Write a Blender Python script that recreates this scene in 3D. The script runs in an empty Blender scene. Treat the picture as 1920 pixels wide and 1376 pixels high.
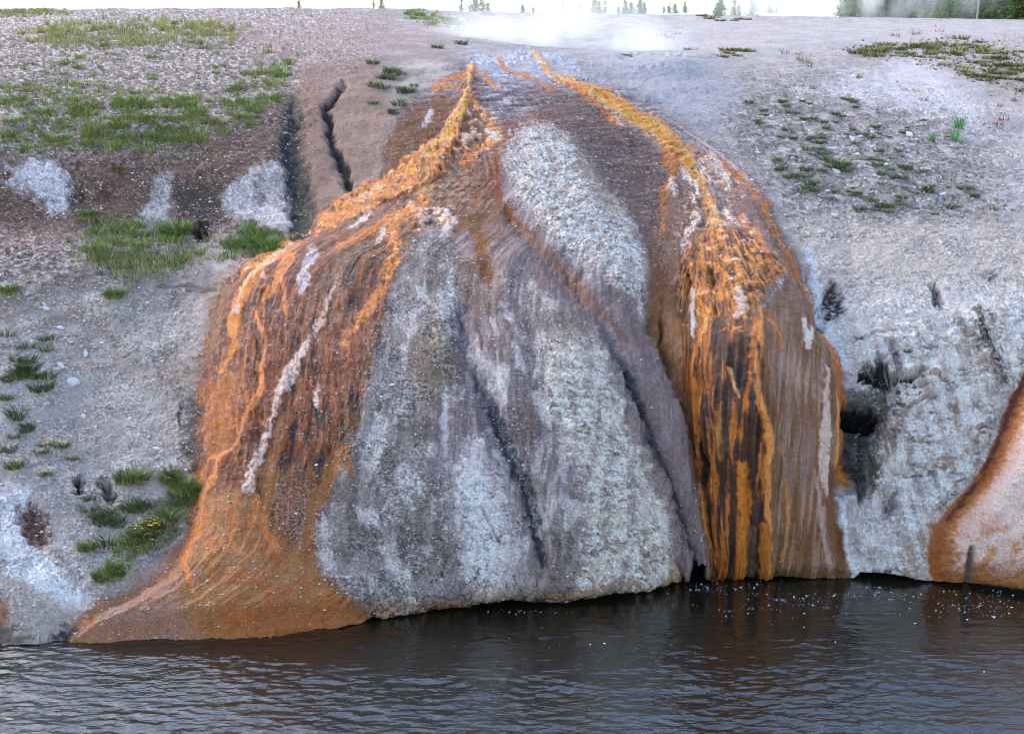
import bpy, math, random
import numpy as np
from mathutils import Vector, Matrix

random.seed(7)
rng = np.random.default_rng(7)
SC = bpy.context.scene
COL = SC.collection
R = math.radians

# ------------------------------------------------------------------ camera, sky, sun, exposure
H = 7.0                      # eye height above the river
PITCH = R(14.34)
F = 2638.0                   # focal length in photo pixels
cam_d = bpy.data.cameras.new('camera')
cam = bpy.data.objects.new('camera', cam_d)
COL.objects.link(cam)
cam.location = (0, 0, H)
cam.rotation_euler = (R(90) - PITCH, 0, 0)
cam_d.sensor_width = 36
cam_d.sensor_fit = 'HORIZONTAL'
cam_d.lens = 36 * F / 1920
cam_d.clip_start = 0.1
cam_d.clip_end = 20000
SC.camera = cam

SUN_EL, SUN_AZ = R(36), R(-52)      # behind the hill, to the left: the bank stands in open shade
W = bpy.data.worlds.new('World')
SC.world = W
W.use_nodes = True
wn = W.node_tree
bg = wn.nodes['Background']
sky = wn.nodes.new('ShaderNodeTexSky')
sky.sky_type = 'NISHITA'
sky.sun_disc = False
sky.sun_elevation = SUN_EL
sky.sun_rotation = SUN_AZ
sky.air_density = 1.0
sky.dust_density = 1.0
sky.ozone_density = 0.3
wn.links.new(sky.outputs[0], bg.inputs[0])
bg.inputs[1].default_value = 0.15

sd_ = bpy.data.lights.new('sun', 'SUN')
sun = bpy.data.objects.new('sun', sd_)
COL.objects.link(sun)
sd_.energy = 0.5
sd_.angle = R(16)
sd_.color = (1.0, 0.93, 0.84)
sdir = Vector((math.cos(SUN_EL) * math.sin(SUN_AZ), math.cos(SUN_EL) * math.cos(SUN_AZ), math.sin(SUN_EL)))
sun.rotation_euler = sdir.to_track_quat('Z', 'Y').to_euler()

vs = SC.view_settings
vs.view_transform = 'Standard'
vs.look = 'None'
vs.exposure = 1.95
vs.gamma = 1
vs.use_curve_mapping = False
SC.cycles.use_denoising = True
SC.cycles.filter_width = 0.9
SC.cycles.max_bounces = 6
SC.cycles.volume_bounces = 1
SC.cycles.volume_step_rate = 2.0
SC.cycles.volume_max_steps = 128

# ------------------------------------------------------------------ helpers
def lin(r, g, b):
    o = []
    for c in (r, g, b):
        c /= 255.0
        o.append(c / 12.92 if c <= 0.04045 else ((c + 0.055) / 1.055) ** 2.4)
    return np.array(o, np.float32)

def tag(o, label=None, cat=None, group=None, kind=None):
    if label: o['label'] = label
    if cat: o['category'] = cat
    if group: o['group'] = group
    if kind: o['kind'] = kind
    return o

def empty(name, loc=(0, 0, 0), rz=0):
    o = bpy.data.objects.new(name, None)
    o.empty_display_size = 0.2
    COL.objects.link(o)
    o.location = loc
    o.rotation_euler = (0, 0, rz)
    return o

def mesh_obj(name, verts, faces, mat, parent=None, smooth=False, cols=None):
    """verts (n,3), faces (m,3) or (m,4) array, cols (n,3)"""
    me = bpy.data.meshes.new(name)
    verts = np.asarray(verts, np.float32)
    faces = np.asarray(faces, np.int32)
    k = faces.shape[1]
    me.vertices.add(len(verts))
    me.vertices.foreach_set('co', verts.ravel())
    me.loops.add(faces.size)
    me.loops.foreach_set('vertex_index', faces.ravel())
    me.polygons.add(len(faces))
    me.polygons.foreach_set('loop_start', np.arange(0, faces.size, k, dtype=np.int32))
    me.polygons.foreach_set('use_smooth', np.full(len(faces), smooth))
    me.update(calc_edges=True)
    if cols is not None:
        a = me.attributes.new('Col', 'FLOAT_COLOR', 'POINT')
        c4 = np.ones((len(verts), 4), np.float32)
        c4[:, :3] = cols
        a.data.foreach_set('color', c4.ravel())
    me.materials.append(mat)
    o = bpy.data.objects.new(name, me)
    COL.objects.link(o)
    if parent is not None: o.parent = parent
    return o

def copy_tree(o, parent=None):
    c = o.copy()
    COL.objects.link(c)
    if parent is not None: c.parent = parent
    for ch in o.children: copy_tree(ch, c)
    return c

# ---- noise
PERM = np.random.default_rng(3).permutation(65536).astype(np.int64)
GA = np.random.default_rng(4).uniform(0, 2 * np.pi, 65536)
GX = np.cos(GA).astype(np.float32); GY = np.sin(GA).astype(np.float32)
RND = np.random.default_rng(5).random((65536, 3)).astype(np.float32)
def _h(ix, iy, seed):
    return PERM[(PERM[(ix + seed * 131) & 65535] + iy) & 65535]
def perlin(x, y, seed=0):
    x = np.asarray(x, np.float32); y = np.asarray(y, np.float32)
    ix = np.floor(x).astype(np.int64); iy = np.floor(y).astype(np.int64)
    fx = (x - ix).astype(np.float32); fy = (y - iy).astype(np.float32)
    sx = fx * fx * fx * (fx * (fx * 6 - 15) + 10); sy = fy * fy * fy * (fy * (fy * 6 - 15) + 10)
    def g(dx, dy):
        k = _h(ix + dx, iy + dy, seed)
        return GX[k] * (fx - dx) + GY[k] * (fy - dy)
    a = g(0, 0); a += sx * (g(1, 0) - a)
    b = g(0, 1); b += sx * (g(1, 1) - b)
    return (a + sy * (b - a)) * 1.5
def fbm(x, y, seed=0, oct=4, gain=0.5):
    s = 0; a = 1; f = 1; t = 0
    for i in range(oct):
        s = s + a * perlin(x * f + i * 17.3, y * f - i * 9.1, seed + i); t += a
        a *= gain; f *= 2.03
    return s / t
def worley(x, y, seed=0):
    """F1, F2, per-cell random (n,3)"""
    x = np.asarray(x, np.float32); y = np.asarray(y, np.float32)
    ix = np.floor(x).astype(np.int64); iy = np.floor(y).astype(np.int64)
    f1 = np.full(x.shape, 9, np.float32); f2 = f1.copy(); cid = np.zeros(x.shape, np.int64)
    for dx in (-1, 0, 1):
        for dy in (-1, 0, 1):
            k = _h(ix + dx, iy + dy, seed)
            px = ix + dx + RND[k, 0]; py = iy + dy + RND[k, 1]
            d = np.sqrt((x - px) ** 2 + (y - py) ** 2).astype(np.float32)
            n = d < f1
            f2 = np.where(n, f1, np.minimum(f2, d)); f1 = np.where(n, d, f1); cid = np.where(n, k, cid)
    return f1, f2, RND[PERM[cid]]
def sstep(a, b, x):
    t = np.clip((x - a) / (b - a), 0, 1)
    return t * t * (3 - 2 * t)

def pchip(xs, ys, x):
    """monotone cubic; ys (n,...) along axis 0"""
    xs = np.asarray(xs, float); ys = np.asarray(ys, float)
    h = np.diff(xs); sh = (-1,) + (1,) * (ys.ndim - 1)
    hh = h.reshape(sh)
    dl = np.diff(ys, axis=0) / hh
    m = np.zeros_like(ys)
    w1 = 2 * hh[1:] + hh[:-1]; w2 = hh[1:] + 2 * hh[:-1]
    with np.errstate(divide='ignore', invalid='ignore'):
        hm = (w1 + w2) / (w1 / dl[:-1] + w2 / dl[1:])
    m[1:-1] = np.where(dl[:-1] * dl[1:] > 0, hm, 0)
    m[0] = dl[0]; m[-1] = dl[-1]
    i = np.clip(np.searchsorted(xs, x) - 1, 0, len(xs) - 2)
    t = (x - xs[i]) / h[i]
    t = t.reshape((-1,) + (1,) * (ys.ndim - 1)); hi = h[i].reshape(t.shape)
    return ((1 + 2 * t) * (1 - t) ** 2 * ys[i] + t * (1 - t) ** 2 * hi * m[i] + t * t * (3 - 2 * t) * ys[i + 1] + t * t * (t - 1) * hi * m[i + 1])

def smooth_line(pts, x):
    p = np.array(pts, float)
    return pchip(p[:, 0], p[:, 1], x)

def ray(u, v):
    x = (u - 960) / F; y = (688 - v) / F
    return x, math.cos(PITCH) + y * math.sin(PITCH), -math.sin(PITCH) + y * math.cos(PITCH)
def world(u, v, D):
    x, dy, dz = ray(u, v)
    k = D / dy
    return np.stack([x * k, D + 0 * x, H + dz * k], -1)

# ------------------------------------------------------------------ terrain: survey of the far bank (photo row : distance in metres)
RIM = [(-520, 24), (0, 21), (100, 19), (400, 16), (640, 16), (800, 19), (1000, 25), (1200, 27), (1500, 31), (1700, 34), (1920, 37), (2440, 42)]
WAT = [(-520, 1232), (0, 1213), (150, 1209), (380, 1203), (560, 1197), (620, 1183), (660, 1170), (690, 1168), (820, 1153), (900, 1141), (950, 1136), (1020, 1140), (1100, 1130),
       (1180, 1113), (1235, 1098), (1262, 1080), (1300, 1076), (1400, 1083), (1470, 1086), (1540, 1090), (1595, 1089), (1612, 1080), (1660, 1081), (1740, 1095), (1850, 1100), (1920, 1112), (2440, 1150)]
TOPL = [(60, 33), (100, 28.5), (150, 25.5), (200, 23.9), (250, 22.9), (300, 22.2)]
SURV = {
    -520: [(0, 60)] + TOPL + [(400, 21.6), (430, 21.3), (460, 20.6), (500, 20.0), (600, 18.9), (700, 18.0), (800, 17.2), (900, 16.4), (1000, 15.7), (1100, 15.1)],
    0:    [(0, 58)] + TOPL + [(400, 21.5), (430, 21.2), (460, 20.6), (500, 20.1), (600, 19.1), (700, 18.2), (800, 17.4), (900, 16.6), (1000, 15.9), (1100, 15.2)],
    200:  [(0, 55)] + TOPL + [(400, 21.5), (430, 21.2), (460, 20.6), (500, 20.1), (600, 19.3), (700, 18.5), (800, 17.7), (900, 16.9), (1000, 16.15), (1100, 15.3)],
    340:  [(0, 55)] + TOPL + [(400, 21.5), (430, 21.2), (460, 20.6), (500, 20.1), (600, 19.2), (700, 18.4), (800, 17.6), (900, 16.8), (1000, 16.0), (1100, 15.25)],
    450:  [(0, 55), (60, 34), (100, 28.5), (150, 25.4), (200, 23.8), (300, 22.2), (400, 21.4), (460, 20.4), (500, 19.5), (600, 18.3), (700, 17.4), (800, 16.75), (900, 16.2), (1000, 15.75), (1100, 15.2)],
    600:  [(0, 55), (60, 34), (100, 28), (150, 25.2), (200, 23.7), (300, 22.1), (400, 20.9), (430, 20.4), (500, 19.2), (600, 18.1), (700, 17.25), (800, 16.6), (900, 16.1), (1000, 15.75), (1100, 15.35)],
    750:  [(0, 58), (60, 34), (100, 27.3), (150, 24.9), (200, 23.4), (300, 21.7), (400, 20.3), (500, 19.0), (600, 18.0), (700, 17.15), (800, 16.5), (900, 16.05), (1000, 15.75), (1100, 15.5)],
    900:  [(0, 62), (60, 36), (85, 30), (105, 26.6), (150, 24.5), (200, 23.2), (300, 21.4), (400, 20.1), (500, 18.9), (600, 17.9), (700, 17.1), (800, 16.5), (900, 16.05), (1000, 15.75), (1100, 15.55)],
    1050: [(0, 66), (60, 40), (88, 34), (102, 27.2), (150, 24.6), (200, 23.2), (300, 21.4), (400, 20.0), (500, 18.8), (600, 17.8), (700, 17.05), (800, 16.5), (900, 16.1), (1000, 15.85), (1100, 15.7)],
    1200: [(0, 70), (60, 42), (85, 37), (96, 33.5), (99.5, 27.8), (150, 25.0), (200, 23.6), (300, 21.8), (400, 20.4), (500, 19.2), (600, 18.2), (700, 17.45), (800, 16.9), (900, 16.5), (1000, 16.2), (1080, 16.05)],
    1290: [(0, 73), (60, 42), (85, 37), (97, 33), (101, 28.2), (150, 25.6), (200, 24.1), (300, 22.0), (400, 20.5), (500, 19.3), (600, 18.4), (700, 17.7), (800, 17.2), (900, 16.85), (1000, 16.6), (1040, 16.52)],
    1400: [(0, 76), (60, 42), (100, 31), (150, 26.6), (200, 24.6), (300, 22.2), (350, 21.2), (400, 20.2), (450, 19.3), (500, 18.5), (600, 17.6), (700, 17.05), (800, 16.75), (900, 16.6), (1000, 16.5)],
    1500: [(0, 80), (60, 42), (100, 31), (150, 26.8), (200, 24.8), (300, 22.4), (400, 20.6), (450, 19.8), (500, 19.0), (600, 17.9), (700, 17.3), (800, 16.95), (900, 16.7), (1000, 16.5)],
    1600: [(0, 84), (60, 42), (100, 31), (150, 26.9), (200, 24.9), (300, 22.4), (400, 20.7), (500, 19.3), (600, 18.4), (700, 17.8), (800, 17.4), (900, 17.1), (1000, 16.7)],
    1750: [(0, 88), (60, 43), (100, 31.5), (150, 27.1), (200, 25.0), (300, 22.5), (400, 20.7), (500, 19.2), (600, 18.2), (700, 17.6), (800, 17.2), (900, 16.9), (1000, 16.6)],
    1850: [(0, 90), (60, 44), (100, 32), (150, 27.4), (200, 25.2), (300, 22.6), (400, 20.8), (500, 19.3), (600, 18.2), (700, 17.6), (800, 17.2), (900, 16.9), (1000, 16.55)],
    1920: [(0, 92), (60, 45), (100, 32), (150, 27.5), (200, 25.2), (300, 22.6), (400, 20.8), (500, 19.3), (600, 18.2), (700, 17.6), (800, 17.2), (900, 16.85), (1000, 16.5)],
    2440: [(0, 98), (60, 46), (100, 33), (150, 28), (200, 25.5), (300, 22.8), (400, 20.9), (500, 19.4), (600, 18.3), (700, 17.5), (800, 17.0), (900, 16.6), (1000, 16.2)],
}
ucols = np.concatenate([np.arange(-520, -20, 7.0), np.arange(-20, 1940, 1.8), np.arange(1940, 2441, 7.0)])
NR = 640
NC = len(ucols)
rim_u = smooth_line(RIM, ucols); wat_u = smooth_line(WAT, ucols)
gap = 3 + 1.5 * fbm(ucols / 18, 0 * ucols, 40, 4) + 7 * np.exp(-((ucols - 960) / 35) ** 2) * (0.6 + 0.8 * np.abs(perlin(ucols / 6, 0 * ucols + 3, 41)))
teeth = np.interp(ucols, [1256, 1262, 1268, 1272, 1277, 1281, 1289, 1296, 1303, 1310, 1318, 1326, 1331, 1338], [0, 22, 8, 3, 12, 20, 36, 30, 34, 33, 20, 18, 18, 0])
gap = gap + teeth + np.where((ucols > 1325) & (ucols < 1600), 5 * np.abs(perlin(ucols / 7, 0 * ucols, 42)) + 4 * np.clip(fbm(ucols / 30, 0 * ucols, 43), 0, 1), 0)
gap = gap + np.where((ucols > 610) & (ucols < 1250), 5 * np.clip(perlin(ucols / 40, 0 * ucols, 44), 0, 1) ** 1.0 * 2 + 10 * np.clip(np.abs(perlin(ucols / 13, 0 * ucols, 45)) - 0.75, 0, 1), 0)
gap = gap + 4.5 * np.clip(fbm(ucols / 60, 0 * ucols, 46, 3) + 0.5, 0, 1.2) * ((ucols > 690) & (ucols < 1258)) + 3 * (ucols > 1612)
gap = np.clip(gap, 1.5, 60)
lip_u = wat_u - gap
rr = np.linspace(0, 1, NR)
keys = sorted(SURV)
tab = []
rk = np.linspace(0, 1, 300)
for kx in keys:
    rim = smooth_line(RIM, np.array([kx]))[0]; wat = smooth_line(WAT, np.array([kx]))[0]
    sv = SURV[kx]
    vv = np.array([rim] + [s[0] for s in sv[1:]] + [wat]); dd = np.array([sv[0][1]] + [s[1] for s in sv[1:]] + [H / math.tan(PITCH + math.atan((wat - 688) / F))])
    tab.append(np.log(pchip((vv - rim) / (wat - rim), dd, rk)))
tab = np.array(tab)                                  # (ncol, 120)
uu = np.arange(-620, 2541, 4.0)
tq = pchip(np.array(keys, float), tab, np.clip(uu, -520, 2440))
kg = np.exp(-0.5 * (np.arange(-14, 15) / 6.0) ** 2); kg /= kg.sum()
tq = np.stack([np.convolve(np.pad(tq[:, q_], 14, mode='edge'), kg, 'valid') for q_ in range(tq.shape[1])], 1)
jf = (ucols + 620) / 4.0; j0_ = jf.astype(int); fr_ = (jf - j0_)[:, None]
tabu = tq[j0_] * (1 - fr_) + tq[np.minimum(j0_ + 1, len(uu) - 1)] * fr_      # (NC,120)
V0 = rim_u[None, :] + rr[:, None] * (lip_u - rim_u)[None, :]
U = np.repeat(ucols[None, :], NR, 0).astype(np.float32)
rq = (V0 - rim_u[None, :]) / (wat_u - rim_u)[None, :]
i0 = np.clip((rq * 299).astype(int), 0, 298); ft = rq * 299 - i0
jj = np.repeat(np.arange(NC)[None, :], NR, 0)
# smooth (catmull) along rows
def tb(i): return tabu[jj, np.clip(i, 0, 299)]
p0, p1, p2, p3 = tb(i0 - 1), tb(i0), tb(i0 + 1), tb(i0 + 2)
D = np.exp(p1 + 0.5 * ft * (p2 - p0 + ft * (2 * p0 - 5 * p1 + 4 * p2 - p3 + ft * (3 * (p1 - p2) + p3 - p0))))
V = V0.astype(np.float32)
B = world(U.astype(float), V0, D).astype(np.float32)  # base surface
del p0, p1, p2, p3
def normals(P):
    du = np.gradient(P, axis=1); dv = np.gradient(P, axis=0)
    n = np.cross(dv, du)
    n /= np.linalg.norm(n, axis=-1, keepdims=True) + 1e-12
    if n[NR // 2, NC // 2, 1] > 0: n = -n
    return n.astype(np.float32)
N0 = normals(B)
X = B[..., 0]
ds = np.linalg.norm(np.diff(B, axis=0), axis=-1)
S = np.concatenate([np.zeros((1, NC)), np.cumsum(ds, 0)], 0)
S = -(B[..., 1] + B[..., 2]).astype(np.float32)      # runs down the slope, continuous in the world
dS = np.concatenate([ds[:1], ds], 0).astype(np.float32)

def lod(lam): return np.clip(lam / (2.2 * dS), 0, 1)

# outlines of the mound
LV = np.array([95, 140, 170, 200, 230, 260, 300, 335, 352, 375, 400, 445, 470, 500, 530, 570, 620, 700, 800, 870, 930, 1000, 1050, 1100, 1140, 1180, 1215])
LU = np.array([885, 845, 800, 762, 738, 724, 716, 712, 690, 645, 615, 560, 510, 450, 420, 400, 385, 373, 370, 362, 356, 345, 318, 255, 180, 130, 105])
RV = np.array([95, 130, 170, 210, 240, 270, 300, 340, 390, 430, 500, 560, 620, 640, 700, 760, 860, 920, 1000, 1090])
RU = np.array([1035, 1085, 1160, 1235, 1290, 1335, 1375, 1420, 1452, 1470, 1508, 1530, 1548, 1568, 1586, 1594, 1596, 1575, 1578, 1606])
Lq = np.interp(V, LV, LU).astype(np.float32); Rq = np.interp(V, RV, RU).astype(np.float32)
Q = (U - Lq) / (Rq - Lq)                             # flow coordinate across the fan
MOUND_POLY = [(u, v) for u, v in zip(LU, LV)] + [(u, v) for u, v in zip(RU[::-1], RV[::-1])]

WU = (9 * fbm(U / 60, V / 60, 11, 4) + 4 * perlin(U / 14, V / 14, 15)).astype(np.float32)
WV = (9 * fbm(U / 60 + 50, V / 60, 21, 4) + 4 * perlin(U / 14 + 9, V / 14, 25)).astype(np.float32)

INQ = ((Q > -0.01) & (Q < 1.0) & (V > 120)).astype(np.float32)
BR = (4.5 * INQ * fbm(Q * 95, V / 60, 31, 4, 0.6) + (4.5 + 2.5 * (1 - INQ)) * fbm(U / 16, V / 16, 35, 4, 0.65)).astype(np.float32)
vmin_r = V.min(1); vmax_r = V.max(1)
def crop(x0, x1, y0, y1):
    j = np.searchsorted(ucols, [x0, x1]); r = np.nonzero((vmax_r >= y0) & (vmin_r <= y1))[0]
    if len(r) == 0 or j[1] <= j[0]: return None
    return slice(r[0], r[-1] + 1), slice(max(j[0], 0), min(j[1] + 1, NC))
def segdist(x, y, a, b):
    ax, ay = a[0], a[1]; bx, by = b[0] - a[0], b[1] - a[1]
    t = np.clip(((x - ax) * bx + (y - ay) * by) / (bx * bx + by * by + 1e-9), 0, 1)
    return np.sqrt((x - ax - t * bx) ** 2 + (y - ay - t * by) ** 2), t
def stroke(pts, feather=4, warp=1.0):
    """pts (u, v, halfwidth) -> full mask"""
    m = (min(p[0] - p[2] for p in pts), max(p[0] + p[2] for p in pts), min(p[1] - p[2] for p in pts), max(p[1] + p[2] for p in pts))
    pad = feather + 16 * warp + 2
    c = crop(m[0] - pad, m[1] + pad, m[2] - pad, m[3] + pad)
    M = np.zeros(U.shape, np.float32)
    if c is None: return M
    x = U[c] + warp * WU[c]; y = V[c] + warp * WV[c]
    best = np.full(x.shape, 1e9, np.float32)
    for a, b in zip(pts[:-1], pts[1:]):
        d, t = segdist(x, y, a, b)
        best = np.minimum(best, d - (a[2] + t * (b[2] - a[2])))
    wmax = max(p[2] for p in pts)
    best = best + BR[c] * min(1.0, wmax / 9.0) * 1.3
    M[c] = 1 - sstep(-feather * 0.6, feather * 0.7, best)
    return M
def poly(pts, feather=8, warp=1.0, sdist=False):
    feather = feather * 1.7 + 6
    xs = [p[0] for p in pts]; ys = [p[1] for p in pts]
    pad = feather + 16 * warp + 2
    c = crop(min(xs) - pad, max(xs) + pad, min(ys) - pad, max(ys) + pad)
    M = np.full(U.shape, -1e3 if sdist else 0, np.float32)
    if c is None: return M
    x = U[c] + warp * WU[c]; y = V[c] + warp * WV[c]
    ins = np.zeros(x.shape, bool); best = np.full(x.shape, 1e9, np.float32)
    for a, b in zip(pts, list(pts[1:]) + [pts[0]]):
        d, _ = segdist(x, y, a, b); best = np.minimum(best, d)
        if a[1] != b[1]:
            cc = ((a[1] > y) != (b[1] > y)) & (x < (b[0] - a[0]) * (y - a[1]) / (b[1] - a[1]) + a[0])
            ins ^= cc
    s = np.where(ins, best, -best) + (0 if sdist else 1.6) * BR[c] * (0.4 + min(warp, 2) * 0.6)
    M[c] = s if sdist else sstep(-feather * 0.5, feather * 0.5, s)
    return M

# ------------------------------------------------------------------ relief (metres along the surface normal) and pigments
Hh = np.zeros(U.shape, np.float32)
C = np.zeros(U.shape + (3,), np.float32)
WET = np.zeros(U.shape, np.float32)
msd = poly(MOUND_POLY, 8, 0.6, True)
MOUND = sstep(-4, 4, msd)
Hh += 0.22 * (sstep(0, 50, msd) - 0.30) * sstep(-60, 0, msd) * sstep(330, 520, V)

# general undulation + grain
def add(mask, lam, amp, seed, oct=3, kind='n'):
    global Hh
    n = fbm(X / lam, S / lam, seed, oct)
    if kind == 'r': n = 0.5 - np.abs(n) * 1.6
    if kind == 'b': n = np.abs(n) * 1.6 - 0.3
    Hh += mask * amp * n * lod(lam)
DRY = 1 - MOUND
steep = sstep(420, 520, V)
add(1.0, 1.6, 0.08, 51)
add(DRY, 0.5, 0.05, 52, 4)
add(MOUND, 0.45, 0.028, 53, 3)
add(DRY, 0.14, 0.022, 54, 4)
add(DRY, 0.07, 0.010, 57, 2, 'b')
add(1.0, 0.045, 0.009, 55, 2)
add(1.0, 0.024, 0.006, 56, 1)

# --- pigment base
def field(lam, seed, oct=4, st=1.0):
    return np.clip(0.5 + 0.75 * fbm(X / lam, S / (lam * st), seed, oct), 0, 1)
def P(mask, col, op=1.0, var=0.10):
    global C
    k = np.clip(mask, 0, 1)
    k = np.clip(k + 2.6 * k * (1 - k) * SPL, 0, 1)
    k = np.clip(k * op * PATCH, 0, 1)[..., None]
    c = np.asarray(col, np.float32)
    if c.ndim == 1: c = c[None, None, :]
    if var: c = c * (1 + var * SPK[..., None])
    C = C * (1 - k) + c * k
SPK = (perlin(X / 0.022, S / 0.022, 61) + 0.9 * fbm(X / 0.07, S / 0.09, 62, 3)).astype(np.float32)
SPK = np.clip(SPK, -1.6, 1.6)
SPL = (fbm(X / 0.055, S / 0.07, 64, 4, 0.75) * 1.6).astype(np.float32)
PATCH = 1.08 - 0.5 * np.clip(fbm(X / 0.10, S / 0.13, 65, 4, 0.6) + 0.1, 0, 1) - 0.12 * (perlin(X / 0.03, S / 0.03, 68) > 0.25)
FA = field(0.9, 71); FB = field(0.3, 73); FC = field(0.12, 75, 3)
FLOW = np.clip(0.5 + 0.8 * fbm(Q * 46, V / 210, 77, 4), 0, 1)     # long streaks down the fan
FLOW2 = np.clip(0.5 + 0.8 * fbm(Q * 130, V / 120, 78, 3), 0, 1)
RIP = np.clip(0.5 + 0.8 * fbm(Q * 22, V / 7.5, 79, 3), 0, 1)       # fine steps across the flow

ST = np.clip(0.5 + 1.0 * fbm(Q * 62 + 0.25 * fbm(U / 50, V / 50, 66, 2), V / 60, 67, 5, 0.62), 0, 1)
ST2 = np.clip(0.5 + 1.0 * fbm(Q * 190, V / 34, 69, 4, 0.6), 0, 1)
g_light = lin(182, 178, 177); g_mid = lin(150, 146, 146); g_brown = lin(146, 128, 118); g_pink = lin(168, 150, 146); white = lin(216, 212, 210)
lav = lin(146, 138, 142); blueg = lin(176, 180, 190)
C[:] = g_mid
P(sstep(0.35, 0.7, FA), g_light, 0.8)
P(sstep(0.5, 0.8, FB), g_pink, 0.5)
# left hill: browner soil
lm = poly([(-600, 0), (560, 0), (720, 40), (700, 120), (580, 150), (545, 440), (300, 500), (120, 540), (-600, 640)], 60, 3)
P(lm * sstep(0.25, 0.6, FB), lin(138, 122, 117), 0.75, 0.3)
P(lm * sstep(0.45, 0.7, FC), lin(96, 80, 74), 0.7, 0.3)
P(lm * sstep(0.56, 0.68, field(0.1, 81, 4)), lin(200, 194, 192), 0.65, 0.3)
P(poly([(-600, 255), (120, 290), (300, 280), (520, 190), (600, 150), (560, 430), (330, 440), (-600, 460)], 40, 2), lin(118, 94, 80), 0.7, 0.35)
P(poly([(380, 45), (700, 30), (860, 60), (840, 100), (620, 120), (500, 130)], 40, 2), lin(158, 142, 142), 0.6, 0.2)
P(poly([(560, 130), (700, 110), (740, 230), (700, 350), (560, 440), (545, 300)], 20, 1), lin(150, 128, 116), 0.7, 0.2)
# lower left scree
P(poly([(-600, 640), (60, 560), (250, 560), (395, 600), (370, 720), (340, 1000), (180, 1130), (-600, 1230)], 50, 2), lin(180, 176, 174), 0.65)
P(poly([(-600, 520), (150, 520), (330, 700), (180, 700), (60, 640), (-600, 700)], 50, 3) * sstep(0.4, 0.65, FB), lin(150, 136, 128), 0.6, 0.2)
P(stroke([(30, 930, 26), (18, 1000, 30), (45, 1060, 32), (110, 1105, 26), (170, 1135, 18)], 18, 1.5), lin(205, 208, 214), 0.85)
P(poly([(40, 1100), (160, 1130), (140, 1200), (0, 1210), (-60, 1150)], 14, 1.5), lin(176, 172, 168), 0.5)
# right plateau and cliff
rp = poly([(1220, 30), (2500, 30), (2500, 700), (1650, 620), (1490, 430), (1300, 230), (1100, 110)], 30, 1)
P(rp, lin(178, 176, 179), 0.65)
P(poly([(1300, 150), (1640, 110), (1860, 250), (1880, 430), (1480, 430), (1340, 260)], 60, 3) * sstep(0.3, 0.6, FB), lin(140, 135, 132), 0.7, 0.4)
P(poly([(1300, 150), (1640, 110), (1860, 250), (1880, 430), (1480, 430), (1340, 260)], 60, 3) * sstep(0.55, 0.7, FC), lin(96, 92, 84), 0.6, 0.3)
P(poly([(1600, 95), (1960, 60), (2500, 60), (2500, 230), (1900, 185), (1800, 140)], 20, 1.5) * sstep(0.35, 0.6, FC), lin(140, 130, 120), 0.6)
P(poly([(1500, 170), (1720, 105), (1830, 190), (1840, 260), (1760, 215)], 30, 2), lin(200, 200, 208), 0.6)
P(poly([(1080, 100), (1300, 105), (1400, 180), (1330, 250), (1200, 190)], 25, 1), lin(170, 172, 180), 0.7, 0.18)
P(poly([(1490, 420), (2500, 420), (2500, 560), (1540, 560)], 40, 2), lin(190, 184, 178), 0.6)
P(poly([(1520, 540), (2500, 540), (2500, 1180), (1590, 1100), (1600, 700)], 30, 2), lin(204, 202, 202), 0.8, 0.2)

# --- the mound
P(MOUND, lav, 1.0)
P(MOUND * sstep(0.45, 0.7, FLOW), lin(186, 180, 181), 0.75)
P(MOUND * sstep(0.5, 0.7, FLOW2), lin(124, 108, 104), 0.6)
top = poly([(720, 330), (760, 200), (840, 140), (890, 95), (1040, 95), (1240, 210), (1320, 300), (1240, 420), (1000, 240), (930, 260), (800, 330)], 30, 1)
P(top, lin(140, 132, 138), 0.8, 0.2)
CON = np.clip(0.5 + 1.0 * fbm(U / 46 + 3, V / 5.5 + 0.01 * U, 63, 4, 0.6), 0, 1)
P(top * sstep(0.58, 0.8, CON), lin(182, 178, 186), 0.8, 0.2)
P(top * sstep(0.42, 0.25, CON), lin(96, 84, 84), 0.7, 0.2)
P(poly([(880, 95), (1050, 95), (1130, 150), (1000, 150), (890, 140)], 20, 1), lin(176, 182, 192), 0.75)
P(poly([(1000, 165), (1130, 190), (1260, 290), (1250, 500), (1190, 500), (1110, 320), (1010, 220)], 30, 1), lin(124, 104, 98), 0.8, 0.25)
P(poly([(716, 330), (722, 265), (762, 205), (830, 170), (862, 200), (830, 262), (790, 300), (730, 340)], 14, 1), lin(132, 92, 74), 0.85, 0.2)
P(poly([(775, 270), (830, 240), (850, 250), (800, 300), (778, 300)], 14, 1), lin(150, 132, 120), 0.8)
P(poly([(925, 240), (1000, 215), (1060, 225), (1000, 245), (950, 290), (925, 290)], 14, 1), lin(138, 96, 72), 0.7, 0.25)
PEB = poly([(770, 470), (840, 460), (870, 560), (850, 640), (840, 720), (800, 830), (830, 960), (850, 1080), (780, 1120), (700, 1150), (620, 1090), (600, 1000), (640, 900), (690, 760), (715, 600)], 24, 1)
P(PEB, lin(154, 149, 148), 0.75, 0.4)
P(PEB * sstep(0.5, 0.8, FB), lin(150, 142, 136), 0.6, 0.25)
CRA = poly([(955, 255), (1000, 238), (1062, 258), (1112, 330), (1180, 430), (1208, 520), (1200, 600), (1110, 525), (1020, 440), (968, 370), (945, 300)], 16, 1.2)
CRB = poly([(1010, 670), (1060, 645), (1100, 645), (1130, 680), (1155, 770), (1205, 880), (1250, 1000), (1262, 1080), (1200, 1115), (1060, 1130), (1090, 1010), (1075, 880), (1030, 770)], 18, 1.2)
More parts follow.
